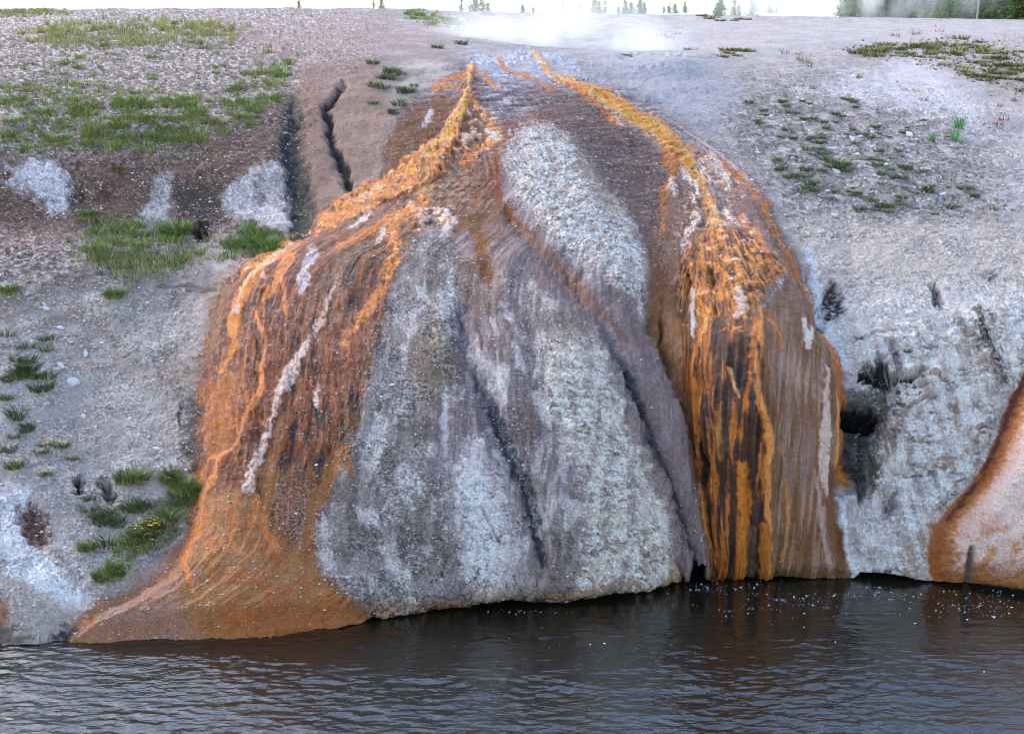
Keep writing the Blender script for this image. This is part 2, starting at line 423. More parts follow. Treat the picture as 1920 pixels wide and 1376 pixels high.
P(MOUND * sstep(430, 560, V) * sstep(0.52, 0.66, field(0.35, 86, 4, 2.5)), lin(206, 203, 204), 0.6, 0.25)
P(MOUND * sstep(300, 460, V) * sstep(0.48, 0.36, field(0.30, 87, 4, 3.0)), lin(112, 100, 96), 0.55, 0.3)
CRB = CRB * (0.30 + 0.70 * sstep(0.3, 0.56, 0.5 * FLOW + 0.5 * FB)); CRA = CRA * (0.40 + 0.60 * sstep(0.3, 0.56, 0.4 * FLOW + 0.6 * FB))
P(CRA, lin(200, 196, 194), 0.9, 0.35)
P(CRA * sstep(0.5, 0.68, field(0.12, 90, 5)), lin(150, 140, 136), 0.65, 0.3)
P(CRA * sstep(0.6, 0.7, field(0.05, 92, 4)), lin(226, 222, 220), 0.8, 0.2)
P(poly([(1075, 270), (1120, 330), (1160, 420), (1130, 420), (1085, 340)], 18, 1), lin(150, 140, 124), 0.6)
P(CRB, lin(204, 200, 196), 0.9, 0.3)
P(CRB * sstep(0.5, 0.66, field(0.16, 88, 5)), lin(160, 146, 138), 0.6, 0.3)
P(CRB * sstep(0.62, 0.72, field(0.06, 89, 4)), lin(226, 222, 218), 0.8, 0.2)
P(poly([(1000, 580), (1090, 590), (1120, 650), (1030, 680)], 30, 1), lin(148, 138, 130), 0.6, 0.2)
P(poly([(790, 640), (840, 620), (860, 680), (840, 740), (800, 770), (770, 700)], 30, 1.5), lin(138, 124, 102), 0.7, 0.25)
P(poly([(850, 880), (900, 850), (950, 950), (980, 1080), (900, 1120), (860, 1000)], 40, 1.5), lin(212, 211, 214), 0.85, 0.15)
P(poly([(940, 1050), (1050, 1040), (1060, 1120), (960, 1130)], 30, 1), lin(150, 138, 134), 0.55)
LIPZ = sstep(40, 6, np.repeat(lip_u[None, :], NR, 0) - V) * ((U > 610) & (U < 1270))
P(LIPZ * sstep(0.3, 0.55, FB), lin(176, 142, 100), 0.75, 0.3)
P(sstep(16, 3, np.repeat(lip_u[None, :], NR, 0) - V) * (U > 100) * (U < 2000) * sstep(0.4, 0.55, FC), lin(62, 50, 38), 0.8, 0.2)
# smooth lilac sheet on the right flank
SHEET = poly([(930, 430), (990, 450), (1100, 540), (1205, 610), (1262, 700), (1300, 860), (1330, 1062), (1262, 1070), (1240, 980), (1190, 840), (1140, 690), (1060, 580), (960, 500)], 16, 0.8)
P(SHEET, lin(146, 132, 133), 0.8, 0.12)
P(SHEET * sstep(0.45, 0.7, FLOW2), lin(136, 120, 116), 0.6, 0.05)
P(stroke([(960, 425, 6), (1040, 500, 8), (1110, 580, 7), (1170, 650, 4)], 12, 0.6), lin(140, 108, 88), 0.7)
P(poly([(880, 390), (960, 410), (930, 560), (890, 600), (870, 500)], 40, 1.5), lin(150, 122, 104), 0.7, 0.2)
P(stroke([(885, 420, 8), (905, 480, 10), (915, 540, 8)], 16, 1), lin(150, 88, 48), 0.7, 0.2)
P(poly([(800, 390), (870, 340), (960, 400), (900, 430), (850, 460)], 20, 1), lin(140, 98, 70), 0.75, 0.25)

# left fan: rust and brown mats
FANL = poly([(890, 150), (905, 240), (935, 330), (930, 390), (880, 420), (800, 400), (770, 470), (735, 530), (722, 600), (700, 690), (682, 760), (655, 850), (625, 920), (595, 1000), (600, 1080), (690, 1160), (640, 1185), (560, 1205), (90, 1225),
             (180, 1128), (258, 1098), (318, 1050), (345, 1000), (356, 930), (362, 870), (370, 800), (373, 700), (385, 620), (400, 570), (420, 530), (450, 500), (510, 468), (560, 443), (615, 398), (690, 350), (800, 260), (850, 200)], 12, 1)
P(FANL, lin(112, 74, 50), 1.0, 0.3)
P(FANL * sstep(0.48, 0.26, ST), lin(70, 46, 34), 0.75, 0.3)
P(FANL * sstep(0.62, 0.85, ST), lin(170, 124, 92), 0.75, 0.2)
P(FANL * sstep(0.35, 0.6, FLOW), lin(148, 82, 44), 0.8, 0.2)
P(FANL * sstep(0.5, 0.75, FLOW2), lin(150, 112, 84), 0.6, 0.2)
P(FANL * sstep(0.58, 0.8, RIP), lin(96, 62, 44), 0.4, 0.1)
RED = poly([(545, 450), (500, 480), (440, 510), (405, 575), (385, 640), (375, 720), (370, 860), (360, 960), (420, 900), (470, 820), (510, 720), (560, 600), (560, 520)], 30, 1.2)
P(RED, lin(142, 62, 30), 0.85, 0.3)
P(RED * sstep(0.45, 0.25, ST), lin(92, 40, 24), 0.85, 0.2)
P(RED * sstep(0.58, 0.76, ST2), lin(200, 98, 34), 0.75, 0.2)
P(RED * sstep(0.5, 0.7, FLOW2), lin(160, 76, 34), 0.7, 0.2)
P(RED * sstep(0.62, 0.78, RIP), lin(150, 100, 84), 0.45, 0.1)
P(RED * sstep(0.5, 0.7, FB) * sstep(760, 640, V), lin(104, 52, 34), 0.7, 0.2)
P(poly([(372, 740), (470, 700), (460, 830), (385, 900), (368, 830)], 24, 1), lin(190, 98, 34), 0.6, 0.2)
P(poly([(385, 545), (430, 520), (415, 620), (390, 680), (382, 620)], 16, 1), lin(150, 132, 112), 0.65, 0.2)
MID = poly([(600, 560), (720, 520), (718, 610), (690, 700), (660, 800), (600, 940), (560, 930), (520, 900), (560, 760), (590, 640)], 24, 1.2)
P(MID * sstep(0.3, 0.6, ST2), lin(140, 84, 50), 0.7, 0.25)
P(FANL * sstep(0.64, 0.8, ST2), lin(196, 116, 62), 0.55, 0.2)
P(MID * sstep(0.48, 0.3, ST), lin(58, 42, 34), 0.8, 0.25)
P(MID * sstep(0.5, 0.75, FLOW2), lin(158, 96, 56), 0.55)
P(poly([(640, 600), (700, 600), (690, 680), (640, 720), (600, 740)], 24, 1.2), lin(154, 84, 48), 0.6)
P(poly([(510, 900), (590, 900), (600, 990), (590, 1070), (545, 1050), (510, 980)], 40, 1) * sstep(0.42, 0.62, field(0.03, 96, 4)), lin(186, 172, 166), 0.6, 0.4)
# apron at the water
APR = poly([(345, 1010), (385, 930), (480, 935), (520, 1010), (600, 1090), (690, 1165), (640, 1190), (560, 1210), (90, 1225), (180, 1128), (258, 1098)], 24, 1.2)
P(APR, lin(178, 120, 84), 0.9, 0.22)
P(APR * sstep(0.45, 0.75, FLOW2), lin(196, 132, 86), 0.6)
P(APR * sstep(0.35, 0.65, FB), lin(164, 138, 124), 0.5, 0.2)
P(poly([(110, 1215), (200, 1125), (330, 1060), (370, 1120), (350, 1215)], 50, 2), lin(160, 138, 128), 0.65, 0.2)
P(poly([(380, 1150), (520, 1120), (640, 1130), (690, 1165), (640, 1195), (420, 1205)], 24, 1), lin(178, 112, 62), 0.6, 0.15)
P(stroke([(520, 1190, 5), (600, 1186, 8), (660, 1168, 5)], 8, 0.6), lin(150, 104, 36), 0.8)
# bright orange runs
OR = lin(214, 108, 36); ORB = lin(226, 132, 44); LOR = lin(220, 150, 104); YEL = lin(204, 158, 48); GOLD = lin(170, 102, 20); PINK = lin(226, 208, 202); DBR = lin(70, 48, 36)
left_run = [(885, 128, 3), (881, 170, 4), (872, 200, 6), (855, 228, 13), (846, 255, 18), (822, 285, 22), (800, 310, 26), (770, 330, 26), (735, 350, 24), (690, 372, 24), (640, 398, 22), (590, 430, 17), (545, 457, 18), (500, 482, 14), (455, 515, 8)]
LRUN = stroke(left_run, 8, 1)
P(LRUN, OR, 0.95, 0.2)
P(stroke([(883, 135, 4), (880, 180, 5), (870, 205, 8), (852, 235, 14), (838, 262, 12), (815, 285, 9), (790, 310, 7), (760, 332, 5)], 6, 1), YEL, 0.95, 0.2)
P(stroke([(800, 305, 12), (796, 350, 14), (790, 390, 12)], 8, 1), lin(190, 150, 110), 0.7, 0.3)
b2 = [(793, 385, 12), (765, 405, 16), (735, 425, 13), (738, 460, 13), (745, 490, 12), (732, 525, 11), (715, 560, 9), (695, 590, 9), (672, 625, 7), (650, 660, 3)]
P(stroke(b2, 8, 1), lin(208, 112, 30), 0.9, 0.2)
P(stroke([(765, 400, 6), (720, 430, 8), (680, 455, 7), (640, 480, 5)], 8, 1), OR, 0.7, 0.2)
P(stroke([(885, 190, 3), (902, 215, 5), (925, 245, 6), (930, 270, 8), (905, 275, 8), (870, 300, 6)], 6, 1), OR, 0.85, 0.2)
P(stroke([(928, 288, 8), (932, 335, 9), (938, 385, 6), (962, 415, 4), (1000, 450, 2)], 8, 0.6), lin(146, 78, 34), 0.85, 0.15)
P(stroke([(820, 160, 4), (860, 145, 5), (880, 140, 3)], 5, 1), OR, 0.7)
P(stroke([(810, 168, 3), (850, 165, 3), (880, 160, 2)], 5, 1), lin(220, 140, 100), 0.6)
P(stroke([(895, 135, 2), (915, 150, 3), (935, 170, 2)], 4, 1), ORB, 0.8)
P(stroke([(935, 110, 2), (950, 130, 3), (985, 140, 2), (1040, 165, 2)], 5, 1), lin(206, 116, 70), 0.7)
# lower spreading runs of the left fan
for pts, col, op in [
    ([(540, 465, 14), (500, 500, 9), (472, 545, 7), (455, 590, 6), (446, 625, 6)], OR, 0.9),
    ([(530, 470, 7), (505, 490, 6), (480, 520, 5), (462, 560, 3), (455, 600, 2)], lin(226, 178, 150), 0.9),
    ([(545, 465, 6), (512, 490, 5), (500, 515, 4), (498, 535, 2)], lin(224, 186, 170), 0.8),
    ([(548, 470, 7), (544, 500, 9), (532, 530, 6), (518, 555, 4), (500, 580, 2)], lin(218, 128, 80), 0.9),
    ([(532, 535, 2), (537, 570, 2), (540, 605, 2)], LOR, 0.8),
    ([(446, 618, 8), (447, 640, 5), (451, 655, 2.5), (445, 675, 2), (432, 695, 1.5), (430, 705, 1.5)], lin(212, 120, 50), 0.9),
    ([(488, 600, 1.5), (492, 630, 2), (503, 650, 2.5), (504, 680, 2.5), (495, 705, 3), (497, 735, 3.5), (488, 765, 3), (474, 785, 2.5), (466, 815, 2), (455, 842, 2), (440, 856, 2.5), (426, 862, 3), (421, 885, 3.5), (412, 908, 4), (396, 926, 4)], lin(214, 142, 88), 0.95),
    ([(425, 862, 2), (400, 868, 2), (375, 878, 3), (365, 890, 2)], OR, 0.8),
    ([(395, 926, 4), (380, 950, 5), (368, 985, 6), (358, 1020, 6), (340, 1050, 4), (316, 1085, 2)], lin(206, 104, 44), 0.85),
    ([(380, 950, 3), (385, 990, 4), (370, 1020, 4), (350, 1060, 3), (360, 1090, 3), (372, 1120, 2)], lin(212, 120, 62), 0.8),
    ([(395, 970, 4), (402, 1010, 4), (398, 1030, 2)], lin(200, 110, 56), 0.7),
    ([(486, 940, 5), (492, 985, 7), (505, 1015, 6), (520, 1040, 3)], lin(206, 130, 70), 0.75),
    ([(450, 960, 2), (438, 1020, 3), (450, 1050, 2), (480, 1065, 2)], lin(206, 126, 78), 0.6),
    ([(360, 870, 10), (372, 930, 10), (362, 990, 10), (345, 1040, 4)], lin(186, 88, 34), 0.55),
    ([(664, 900, 2), (648, 850, 8), (620, 910, 9), (590, 960, 7), (580, 1020, 7), (586, 1070, 6)], lin(168, 118, 82), 0.8),
    ([(520, 900, 7), (505, 945, 8), (495, 990, 6)], lin(176, 122, 80), 0.7),
    ([(560, 770, 5), (530, 830, 7), (510, 880, 7), (500, 920, 5)], lin(172, 118, 78), 0.6),
]:
    P(stroke([(a, b, w_ * 1.25 + 0.6) for a, b, w_ in pts], 3, 0.5), col, op, 0.15)
CRUST = sstep(0.36, 0.54, field(0.055, 95, 5, 1.6))
# white-pink crusts of the left fan
for pts, col, op in [
    ([(640, 535, 2), (622, 580, 5), (600, 625, 6), (588, 655, 3)], lin(206, 190, 180), 0.8),
    ([(588, 645, 3), (570, 680, 9), (552, 710, 13), (535, 740, 11), (528, 765, 5), (516, 800, 4), (500, 840, 4), (488, 875, 5), (478, 905, 9), (474, 925, 10)], lin(208, 194, 190), 0.95),
    ([(600, 775, 2), (596, 760, 5), (602, 740, 2)], PINK, 0.9),
    ([(590, 490, 13), (575, 530, 14), (568, 560, 7)], lin(200, 198, 204), 0.9),
    ([(690, 400, 8), (675, 420, 8), (660, 440, 5)], lin(214, 206, 208), 0.85),
    ([(715, 350, 6), (690, 365, 7), (670, 380, 4)], lin(232, 204, 190), 0.7),
    ([(718, 440, 5), (712, 465, 5), (708, 480, 2)], lin(234, 216, 206), 0.85),
    ([(815, 395, 6), (836, 405, 9), (845, 435, 8), (835, 460, 7)], lin(222, 206, 206), 0.9),
    ([(780, 400, 8), (795, 415, 10), (790, 430, 6)], lin(226, 190, 172), 0.8),
    ([(805, 205, 3), (800, 225, 6), (793, 235, 6)], lin(206, 208, 214), 0.9),
    ([(915, 245, 4), (925, 262, 9), (930, 275, 4)], lin(232, 206, 196), 0.9),
    ([(876, 265, 7), (890, 255, 6), (868, 270, 7)], lin(232, 204, 192), 0.8),
    ([(458, 575, 4), (455, 605, 3)], lin(190, 184, 186), 0.8),
]:
    P(stroke(pts, 6, 1.4) * (0.6 + 0.4 * CRUST), col, op * 0.95, 0.25)
P(poly([(800, 340), (880, 310), (900, 400), (850, 380), (810, 400)], 20, 1.2) * sstep(0.4, 0.6, FC), lin(176, 160, 150), 0.5)
LUMPL = np.clip(LRUN + stroke(b2, 14, 1) + poly([(770, 380), (850, 385), (850, 450), (790, 450), (730, 420)], 20, 1) + poly([(885, 180), (940, 230), (935, 290), (860, 300), (850, 260)], 16, 1)
                + poly([(780, 300), (870, 280), (830, 330), (800, 400), (700, 400), (640, 420)], 20, 1) * 0.7, 0, 1)

# right stream
P(poly([(1060, 140), (1120, 165), (1230, 215), (1290, 275), (1270, 300), (1225, 270), (1160, 220), (1090, 180)], 14, 1), lin(190, 168, 142), 0.7, 0.2)
right_run = [(1000, 105, 3), (1040, 140, 4), (1080, 160, 6), (1130, 182, 10), (1180, 210, 13), (1220, 236, 15), (1258, 270, 17), (1290, 305, 16), (1312, 340, 13), (1328, 380, 12), (1340, 420, 12), (1352, 455, 14)]
RRUN = stroke(right_run, 10, 1)
P(RRUN, lin(210, 166, 112), 0.85, 0.15)
P(stroke([(1100, 165, 3), (1160, 200, 4), (1210, 232, 5), (1255, 270, 7), (1288, 305, 7), (1308, 340, 8), (1326, 380, 10), (1336, 415, 9)], 8, 1), lin(204, 150, 50), 0.8, 0.15)
P(stroke([(1045, 152, 2), (1075, 165, 4), (1110, 190, 4), (1135, 215, 5), (1165, 235, 4)], 5, 1), lin(206, 110, 58), 0.8)
P(stroke([(1100, 170, 1.5), (1180, 200, 2), (1240, 235, 2), (1290, 280, 3), (1320, 300, 2)], 5, 1), lin(214, 130, 82), 0.7)
P(poly([(1240, 260), (1275, 290), (1265, 335), (1245, 310)], 8, 1), lin(200, 122, 56), 0.8)
brnR = poly([(1255, 330), (1320, 360), (1330, 440), (1270, 540), (1215, 600), (1210, 480), (1235, 380)], 20, 1)
P(brnR, lin(128, 92, 72), 0.8, 0.25)
P(poly([(1345, 320), (1420, 340), (1455, 400), (1500, 510), (1530, 590), (1470, 500), (1390, 430), (1360, 380)], 14, 1), lin(142, 116, 106), 0.8, 0.15)
P(poly([(1420, 400), (1470, 440), (1520, 560), (1560, 640), (1500, 580), (1450, 500)], 16, 1), lin(142, 98, 76), 0.7, 0.1)
for pts, col, op in [
    ([(1330, 290, 8), (1360, 310, 10), (1390, 335, 8), (1410, 360, 7), (1435, 395, 6), (1455, 430, 6), (1475, 480, 7), (1505, 540, 6), (1535, 590, 4)], lin(202, 122, 66), 0.85),
    ([(1265, 325, 5), (1250, 345, 6), (1246, 375, 6), (1242, 405, 6), (1238, 440, 4), (1234, 470, 2)], lin(196, 118, 56), 0.9),
    ([(1262, 335, 4), (1258, 355, 7), (1266, 370, 5)], PINK, 0.85),
    ([(1288, 330, 5), (1300, 350, 6), (1308, 365, 6), (1302, 380, 5)], lin(222, 216, 220), 0.9),
    ([(1335, 295, 7), (1350, 312, 8), (1362, 335, 7), (1366, 355, 4)], lin(230, 214, 208), 0.9),
    ([(1318, 300, 4), (1325, 330, 6), (1335, 350, 5)], lin(228, 208, 204), 0.85),
    ([(1312, 410, 6), (1305, 430, 10), (1290, 455, 7), (1283, 475, 4)], lin(222, 210, 210), 0.9),
    ([(1365, 405, 5), (1378, 430, 8), (1384, 450, 6), (1376, 465, 4)], lin(228, 210, 206), 0.85),
    ([(1280, 480, 4), (1275, 510, 4)], lin(222, 206, 200), 0.8),
    ([(1416, 475, 5), (1440, 505, 6), (1452, 520, 3)], lin(228, 196, 184), 0.8),
    ([(1150, 220, 4), (1165, 235, 5)], lin(228, 206, 196), 0.7),
]:
    P(stroke(pts, 6, 1.4) * (0.25 + 0.75 * CRUST), col, op * 0.95, 0.25)
GOLDF = poly([(1330, 445), (1400, 440), (1440, 490), (1465, 520), (1440, 545), (1415, 580), (1400, 640), (1340, 640), (1320, 620), (1300, 580), (1288, 640), (1262, 620), (1262, 560), (1280, 500)], 12, 1)
P(GOLDF, lin(182, 112, 28), 0.95, 0.2)
P(GOLDF * sstep(0.5, 0.7, FC), lin(128, 78, 22), 0.6, 0.2)
GQ = np.arctan2(U - 1340, V - 380) * 60
GS = np.clip(0.5 + fbm(GQ / 1.6, V / 34, 94, 4, 0.6), 0, 1)
P(GOLDF * sstep(0.5, 0.7, GS), lin(214, 150, 44), 0.75, 0.2)
P(GOLDF * sstep(0.42, 0.28, GS), lin(84, 52, 20), 0.8, 0.2)
Hh += GOLDF * 0.03 * (GS - 0.5)
P(stroke([(1385, 420, 6), (1410, 450, 7), (1430, 490, 7), (1445, 520, 4)], 6, 1), lin(208, 118, 48), 0.7)
# the dripping face below
FALL = poly([(1212, 560), (1265, 560), (1300, 600), (1330, 620), (1420, 590), (1480, 540), (1535, 600), (1568, 645), (1586, 700), (1594, 770), (1596, 860), (1575, 920), (1580, 1010), (1606, 1095), (1330, 1095), (1322, 960), (1300, 840), (1262, 700), (1215, 625)], 10, 0.8)
P(FALL, lin(140, 106, 84), 0.95, 0.12)
FS = np.clip(0.5 + 0.9 * fbm((U + 0.05 * (V - 600)) / 13, V / 190, 91, 3), 0, 1)
FS2 = np.clip(0.5 + 0.9 * fbm((U + 0.05 * (V - 600)) / 6, V / 110, 93, 3), 0, 1)
P(FALL * sstep(0.5, 0.8, FS2), lin(168, 136, 112), 0.6)
P(FALL * sstep(0.6, 0.85, FS), lin(116, 82, 62), 0.6)
P(poly([(1218, 480), (1275, 560), (1290, 700), (1312, 860), (1330, 1070), (1318, 1000), (1290, 850), (1250, 690), (1212, 610)], 10, 0.6), lin(142, 92, 56), 0.85, 0.15)
P(poly([(1240, 600), (1275, 610), (1282, 680), (1270, 690), (1245, 650)], 12, 0.8), lin(168, 138, 112), 0.8)
P(stroke([(1275, 610, 9), (1280, 650, 10), (1290, 690, 6), (1300, 760, 7)], 10, 0.8), lin(166, 104, 34), 0.8)
CORE = poly([(1302, 690), (1340, 600), (1400, 620), (1430, 700), (1436, 860), (1445, 1000), (1440, 1095), (1335, 1095), (1318, 900)], 10, 0.6)
P(CORE, lin(104, 68, 40), 0.9, 0.15)
P(CORE * sstep(0.5, 0.66, FS), lin(196, 116, 26), 0.95, 0.15)
P(CORE * sstep(0.52, 0.7, FS2), lin(52, 36, 28), 0.9, 0.1)
P(CORE * sstep(0.72, 0.85, FS2 * 0.5 + FS * 0.5), lin(216, 142, 50), 0.7)
RT = poly([(1450, 600), (1530, 620), (1565, 700), (1560, 900), (1580, 1020), (1600, 1095), (1440, 1095), (1445, 900), (1432, 720)], 20, 0.8)
P(RT, lin(148, 112, 90), 0.8, 0.2)
P(RT * sstep(0.5, 0.75, FS), lin(126, 92, 70), 0.6)
P(RT * sstep(0.55, 0.75, FS2), lin(186, 164, 148), 0.5)
P(RT * sstep(0.45, 0.3, FS), lin(150, 140, 138), 0.5)
for pts, col, op in [
    ([(1330, 585, 5), (1335, 620, 5), (1326, 650, 4), (1312, 680, 7), (1308, 720, 9), (1312, 770, 8), (1316, 820, 6), (1312, 870, 4), (1318, 930, 3), (1326, 980, 3), (1336, 1040, 3)], lin(210, 134, 64), 0.95),
    ([(1340, 590, 3), (1336, 630, 3), (1330, 650, 2)], lin(232, 184, 140), 0.8),
    ([(1412, 610, 2), (1409, 660, 2), (1405, 710, 2), (1400, 740, 3), (1398, 770, 4)], lin(214, 128, 74), 0.85),
    ([(1420, 590, 3), (1418, 650, 2.5), (1419, 690, 3), (1413, 735, 5), (1418, 770, 5), (1430, 800, 6), (1434, 840, 7), (1428, 870, 5), (1430, 905, 4), (1434, 960, 5), (1438, 1000, 4), (1441, 1060, 5), (1438, 1085, 5)], lin(216, 150, 96), 0.95),
    ([(1432, 610, 3), (1450, 635, 3), (1458, 670, 2)], lin(206, 124, 72), 0.8),
    ([(1392, 870, 8), (1396, 920, 10), (1392, 990, 9), (1386, 1075, 7)], lin(208, 128, 30), 0.9),
    ([(1426, 980, 7), (1430, 1030, 9), (1430, 1080, 9)], lin(196, 112, 26), 0.9),
    ([(1342, 790, 2), (1345, 860, 3), (1352, 900, 4), (1346, 960, 4), (1342, 1010, 3), (1352, 1075, 3)], lin(190, 114, 30), 0.85),
    ([(1365, 760, 4), (1362, 820, 5), (1360, 860, 3)], lin(196, 150, 80), 0.7),
    ([(1380, 700, 2), (1384, 730, 3), (1390, 750, 1.5)], lin(222, 180, 130), 0.8),
    ([(1408, 985, 6), (1404, 1040, 8), (1404, 1070, 8)], lin(134, 116, 96), 0.85),
    ([(1535, 690, 3), (1532, 740, 6), (1530, 800, 8), (1528, 850, 9), (1534, 900, 9), (1540, 930, 5)], lin(206, 190, 182), 0.85),
    ([(1555, 650, 4), (1566, 700, 3), (1560, 760, 2.5), (1556, 830, 3), (1558, 880, 4)], lin(222, 160, 128), 0.85),
    ([(1536, 610, 6), (1566, 670, 12), (1576, 740, 13), (1576, 820, 14), (1584, 890, 9)], lin(194, 116, 72), 0.85),
    ([(1578, 850, 8), (1588, 870, 8), (1590, 905, 4)], lin(204, 108, 28), 0.85),
    ([(1466, 900, 1.5), (1470, 950, 2), (1468, 1010, 2), (1462, 1040, 2)], lin(204, 144, 102), 0.8),
    ([(1545, 940, 10), (1562, 1000, 12), (1580, 1060, 10)], lin(150, 96, 62), 0.7),
    ([(1520, 900, 4), (1532, 980, 5), (1550, 1050, 6), (1560, 1085, 5)], lin(190, 170, 162), 0.7),
    ([(1495, 610, 3), (1500, 660, 5)], lin(222, 214, 214), 0.7),
    ([(1305, 560, 6), (1308, 600, 7), (1312, 640, 6)], lin(214, 206, 204), 0.85),
    ([(1390, 560, 6), (1395, 590, 8), (1390, 605, 5)], lin(206, 194, 190), 0.8),
    ([(1575, 930, 3), (1588, 1000, 3), (1602, 1085, 5)], lin(206, 206, 210), 0.85),
    ([(1512, 625, 5), (1506, 640, 6)], lin(226, 216, 214), 0.8),
]:
    P(stroke(pts, 4, 0.5), col, op, 0.1)
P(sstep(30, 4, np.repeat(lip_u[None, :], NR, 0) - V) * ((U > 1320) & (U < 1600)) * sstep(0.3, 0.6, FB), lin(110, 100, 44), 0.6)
LUMPR = np.clip(poly([(1235, 260), (1330, 280), (1420, 350), (1330, 460), (1260, 480), (1290, 340)], 16, 1) * 0.8 + 0.55 * GOLDF + poly([(1300, 420), (1400, 410), (1460, 520), (1400, 560)], 16, 1), 0, 1)

# --- dark rills and darker-coloured hollows on the banks
dk = lin(66, 66, 74)
rill1 = [(548, 195, 8), (548, 250, 16), (552, 320, 22), (562, 380, 24), (566, 425, 20)]
P(stroke(rill1, 20, 1.2), lin(66, 60, 60), 1.0, 0.4)
P(stroke([(541, 200, 3), (540, 270, 5), (540, 330, 9), (550, 400, 11), (562, 430, 18)], 12, 1.4), lin(30, 30, 36), 1.0, 0.2)
rill2 = [(640, 158, 4), (628, 180, 5), (610, 205, 6), (616, 240, 6), (630, 285, 7), (645, 320, 9), (652, 345, 8)]
P(stroke(rill2, 7, 1.0), lin(34, 32, 36), 1.0, 0.3)
# cut bank patches
for pts, col, op in [
    ([(15, 310), (70, 292), (112, 318), (136, 360), (136, 395), (100, 396), (60, 365), (20, 338)], lin(196, 196, 204), 0.9),
    ([(300, 325), (318, 322), (322, 380), (312, 432), (262, 424), (285, 380)], lin(190, 188, 192), 0.85),
    ([(470, 322), (520, 315), (535, 380), (540, 440), (500, 425), (410, 400), (412, 370), (440, 350)], lin(196, 194, 200), 0.85),
    ([(135, 335), (160, 350), (150, 398), (135, 390)], lin(74, 64, 64), 0.8),
    ([(178, 345), (205, 345), (205, 385), (185, 385)], lin(96, 66, 48), 0.7),
    ([(330, 345), (400, 340), (410, 395), (400, 425), (330, 410), (318, 370)], lin(92, 82, 78), 0.8),
    ([(480, 345), (497, 340), (495, 375), (482, 380)], lin(116, 96, 92), 0.7),
    ([(340, 742), (364, 733), (372, 850), (352, 892), (338, 850), (344, 800)], lin(92, 86, 82), 0.8),
    ([(300, 660), (380, 670), (372, 735), (310, 730), (285, 700)], lin(150, 140, 132), 0.6),
    ([(38, 950), (58, 945), (84, 985), (88, 1015), (62, 1030), (44, 1000)], lin(104, 66, 58), 0.9),
    ([(143, 903), (154, 902), (155, 925), (143, 928)], lin(46, 44, 50), 0.9),
    ([(190, 900), (204, 902), (216, 930), (206, 940), (196, 925)], lin(84, 52, 36), 0.9),
    ([(95, 1180), (140, 1172), (135, 1200), (98, 1206)], lin(58, 58, 62), 0.85),
    ([(-40, 1150), (30, 1160), (60, 1200), (30, 1212), (-40, 1212)], lin(84, 78, 72), 0.7),
    ([(0, 1120), (22, 1135), (14, 1165), (-20, 1160)], lin(160, 110, 64), 0.7),
]:
    P(poly(pts, 14, 2.4), col, op, 0.3)
P(stroke([(334, 758, 3), (331, 775, 4), (333, 800, 3)], 6, 1.5), lin(40, 40, 48), 0.8)
# cave and slots on the right cliff, their inner shade painted black
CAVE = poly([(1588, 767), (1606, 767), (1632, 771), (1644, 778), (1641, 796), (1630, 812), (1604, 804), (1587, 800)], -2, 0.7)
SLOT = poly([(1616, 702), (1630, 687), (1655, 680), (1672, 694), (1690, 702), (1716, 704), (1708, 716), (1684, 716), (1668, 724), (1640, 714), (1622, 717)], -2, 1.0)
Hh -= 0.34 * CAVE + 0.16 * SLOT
P(poly([(1640, 716), (1690, 716), (1690, 770), (1660, 806), (1644, 770)], 14, 2) * sstep(0.38, 0.6, field(0.08, 84, 4)), lin(44, 38, 44), 0.9)
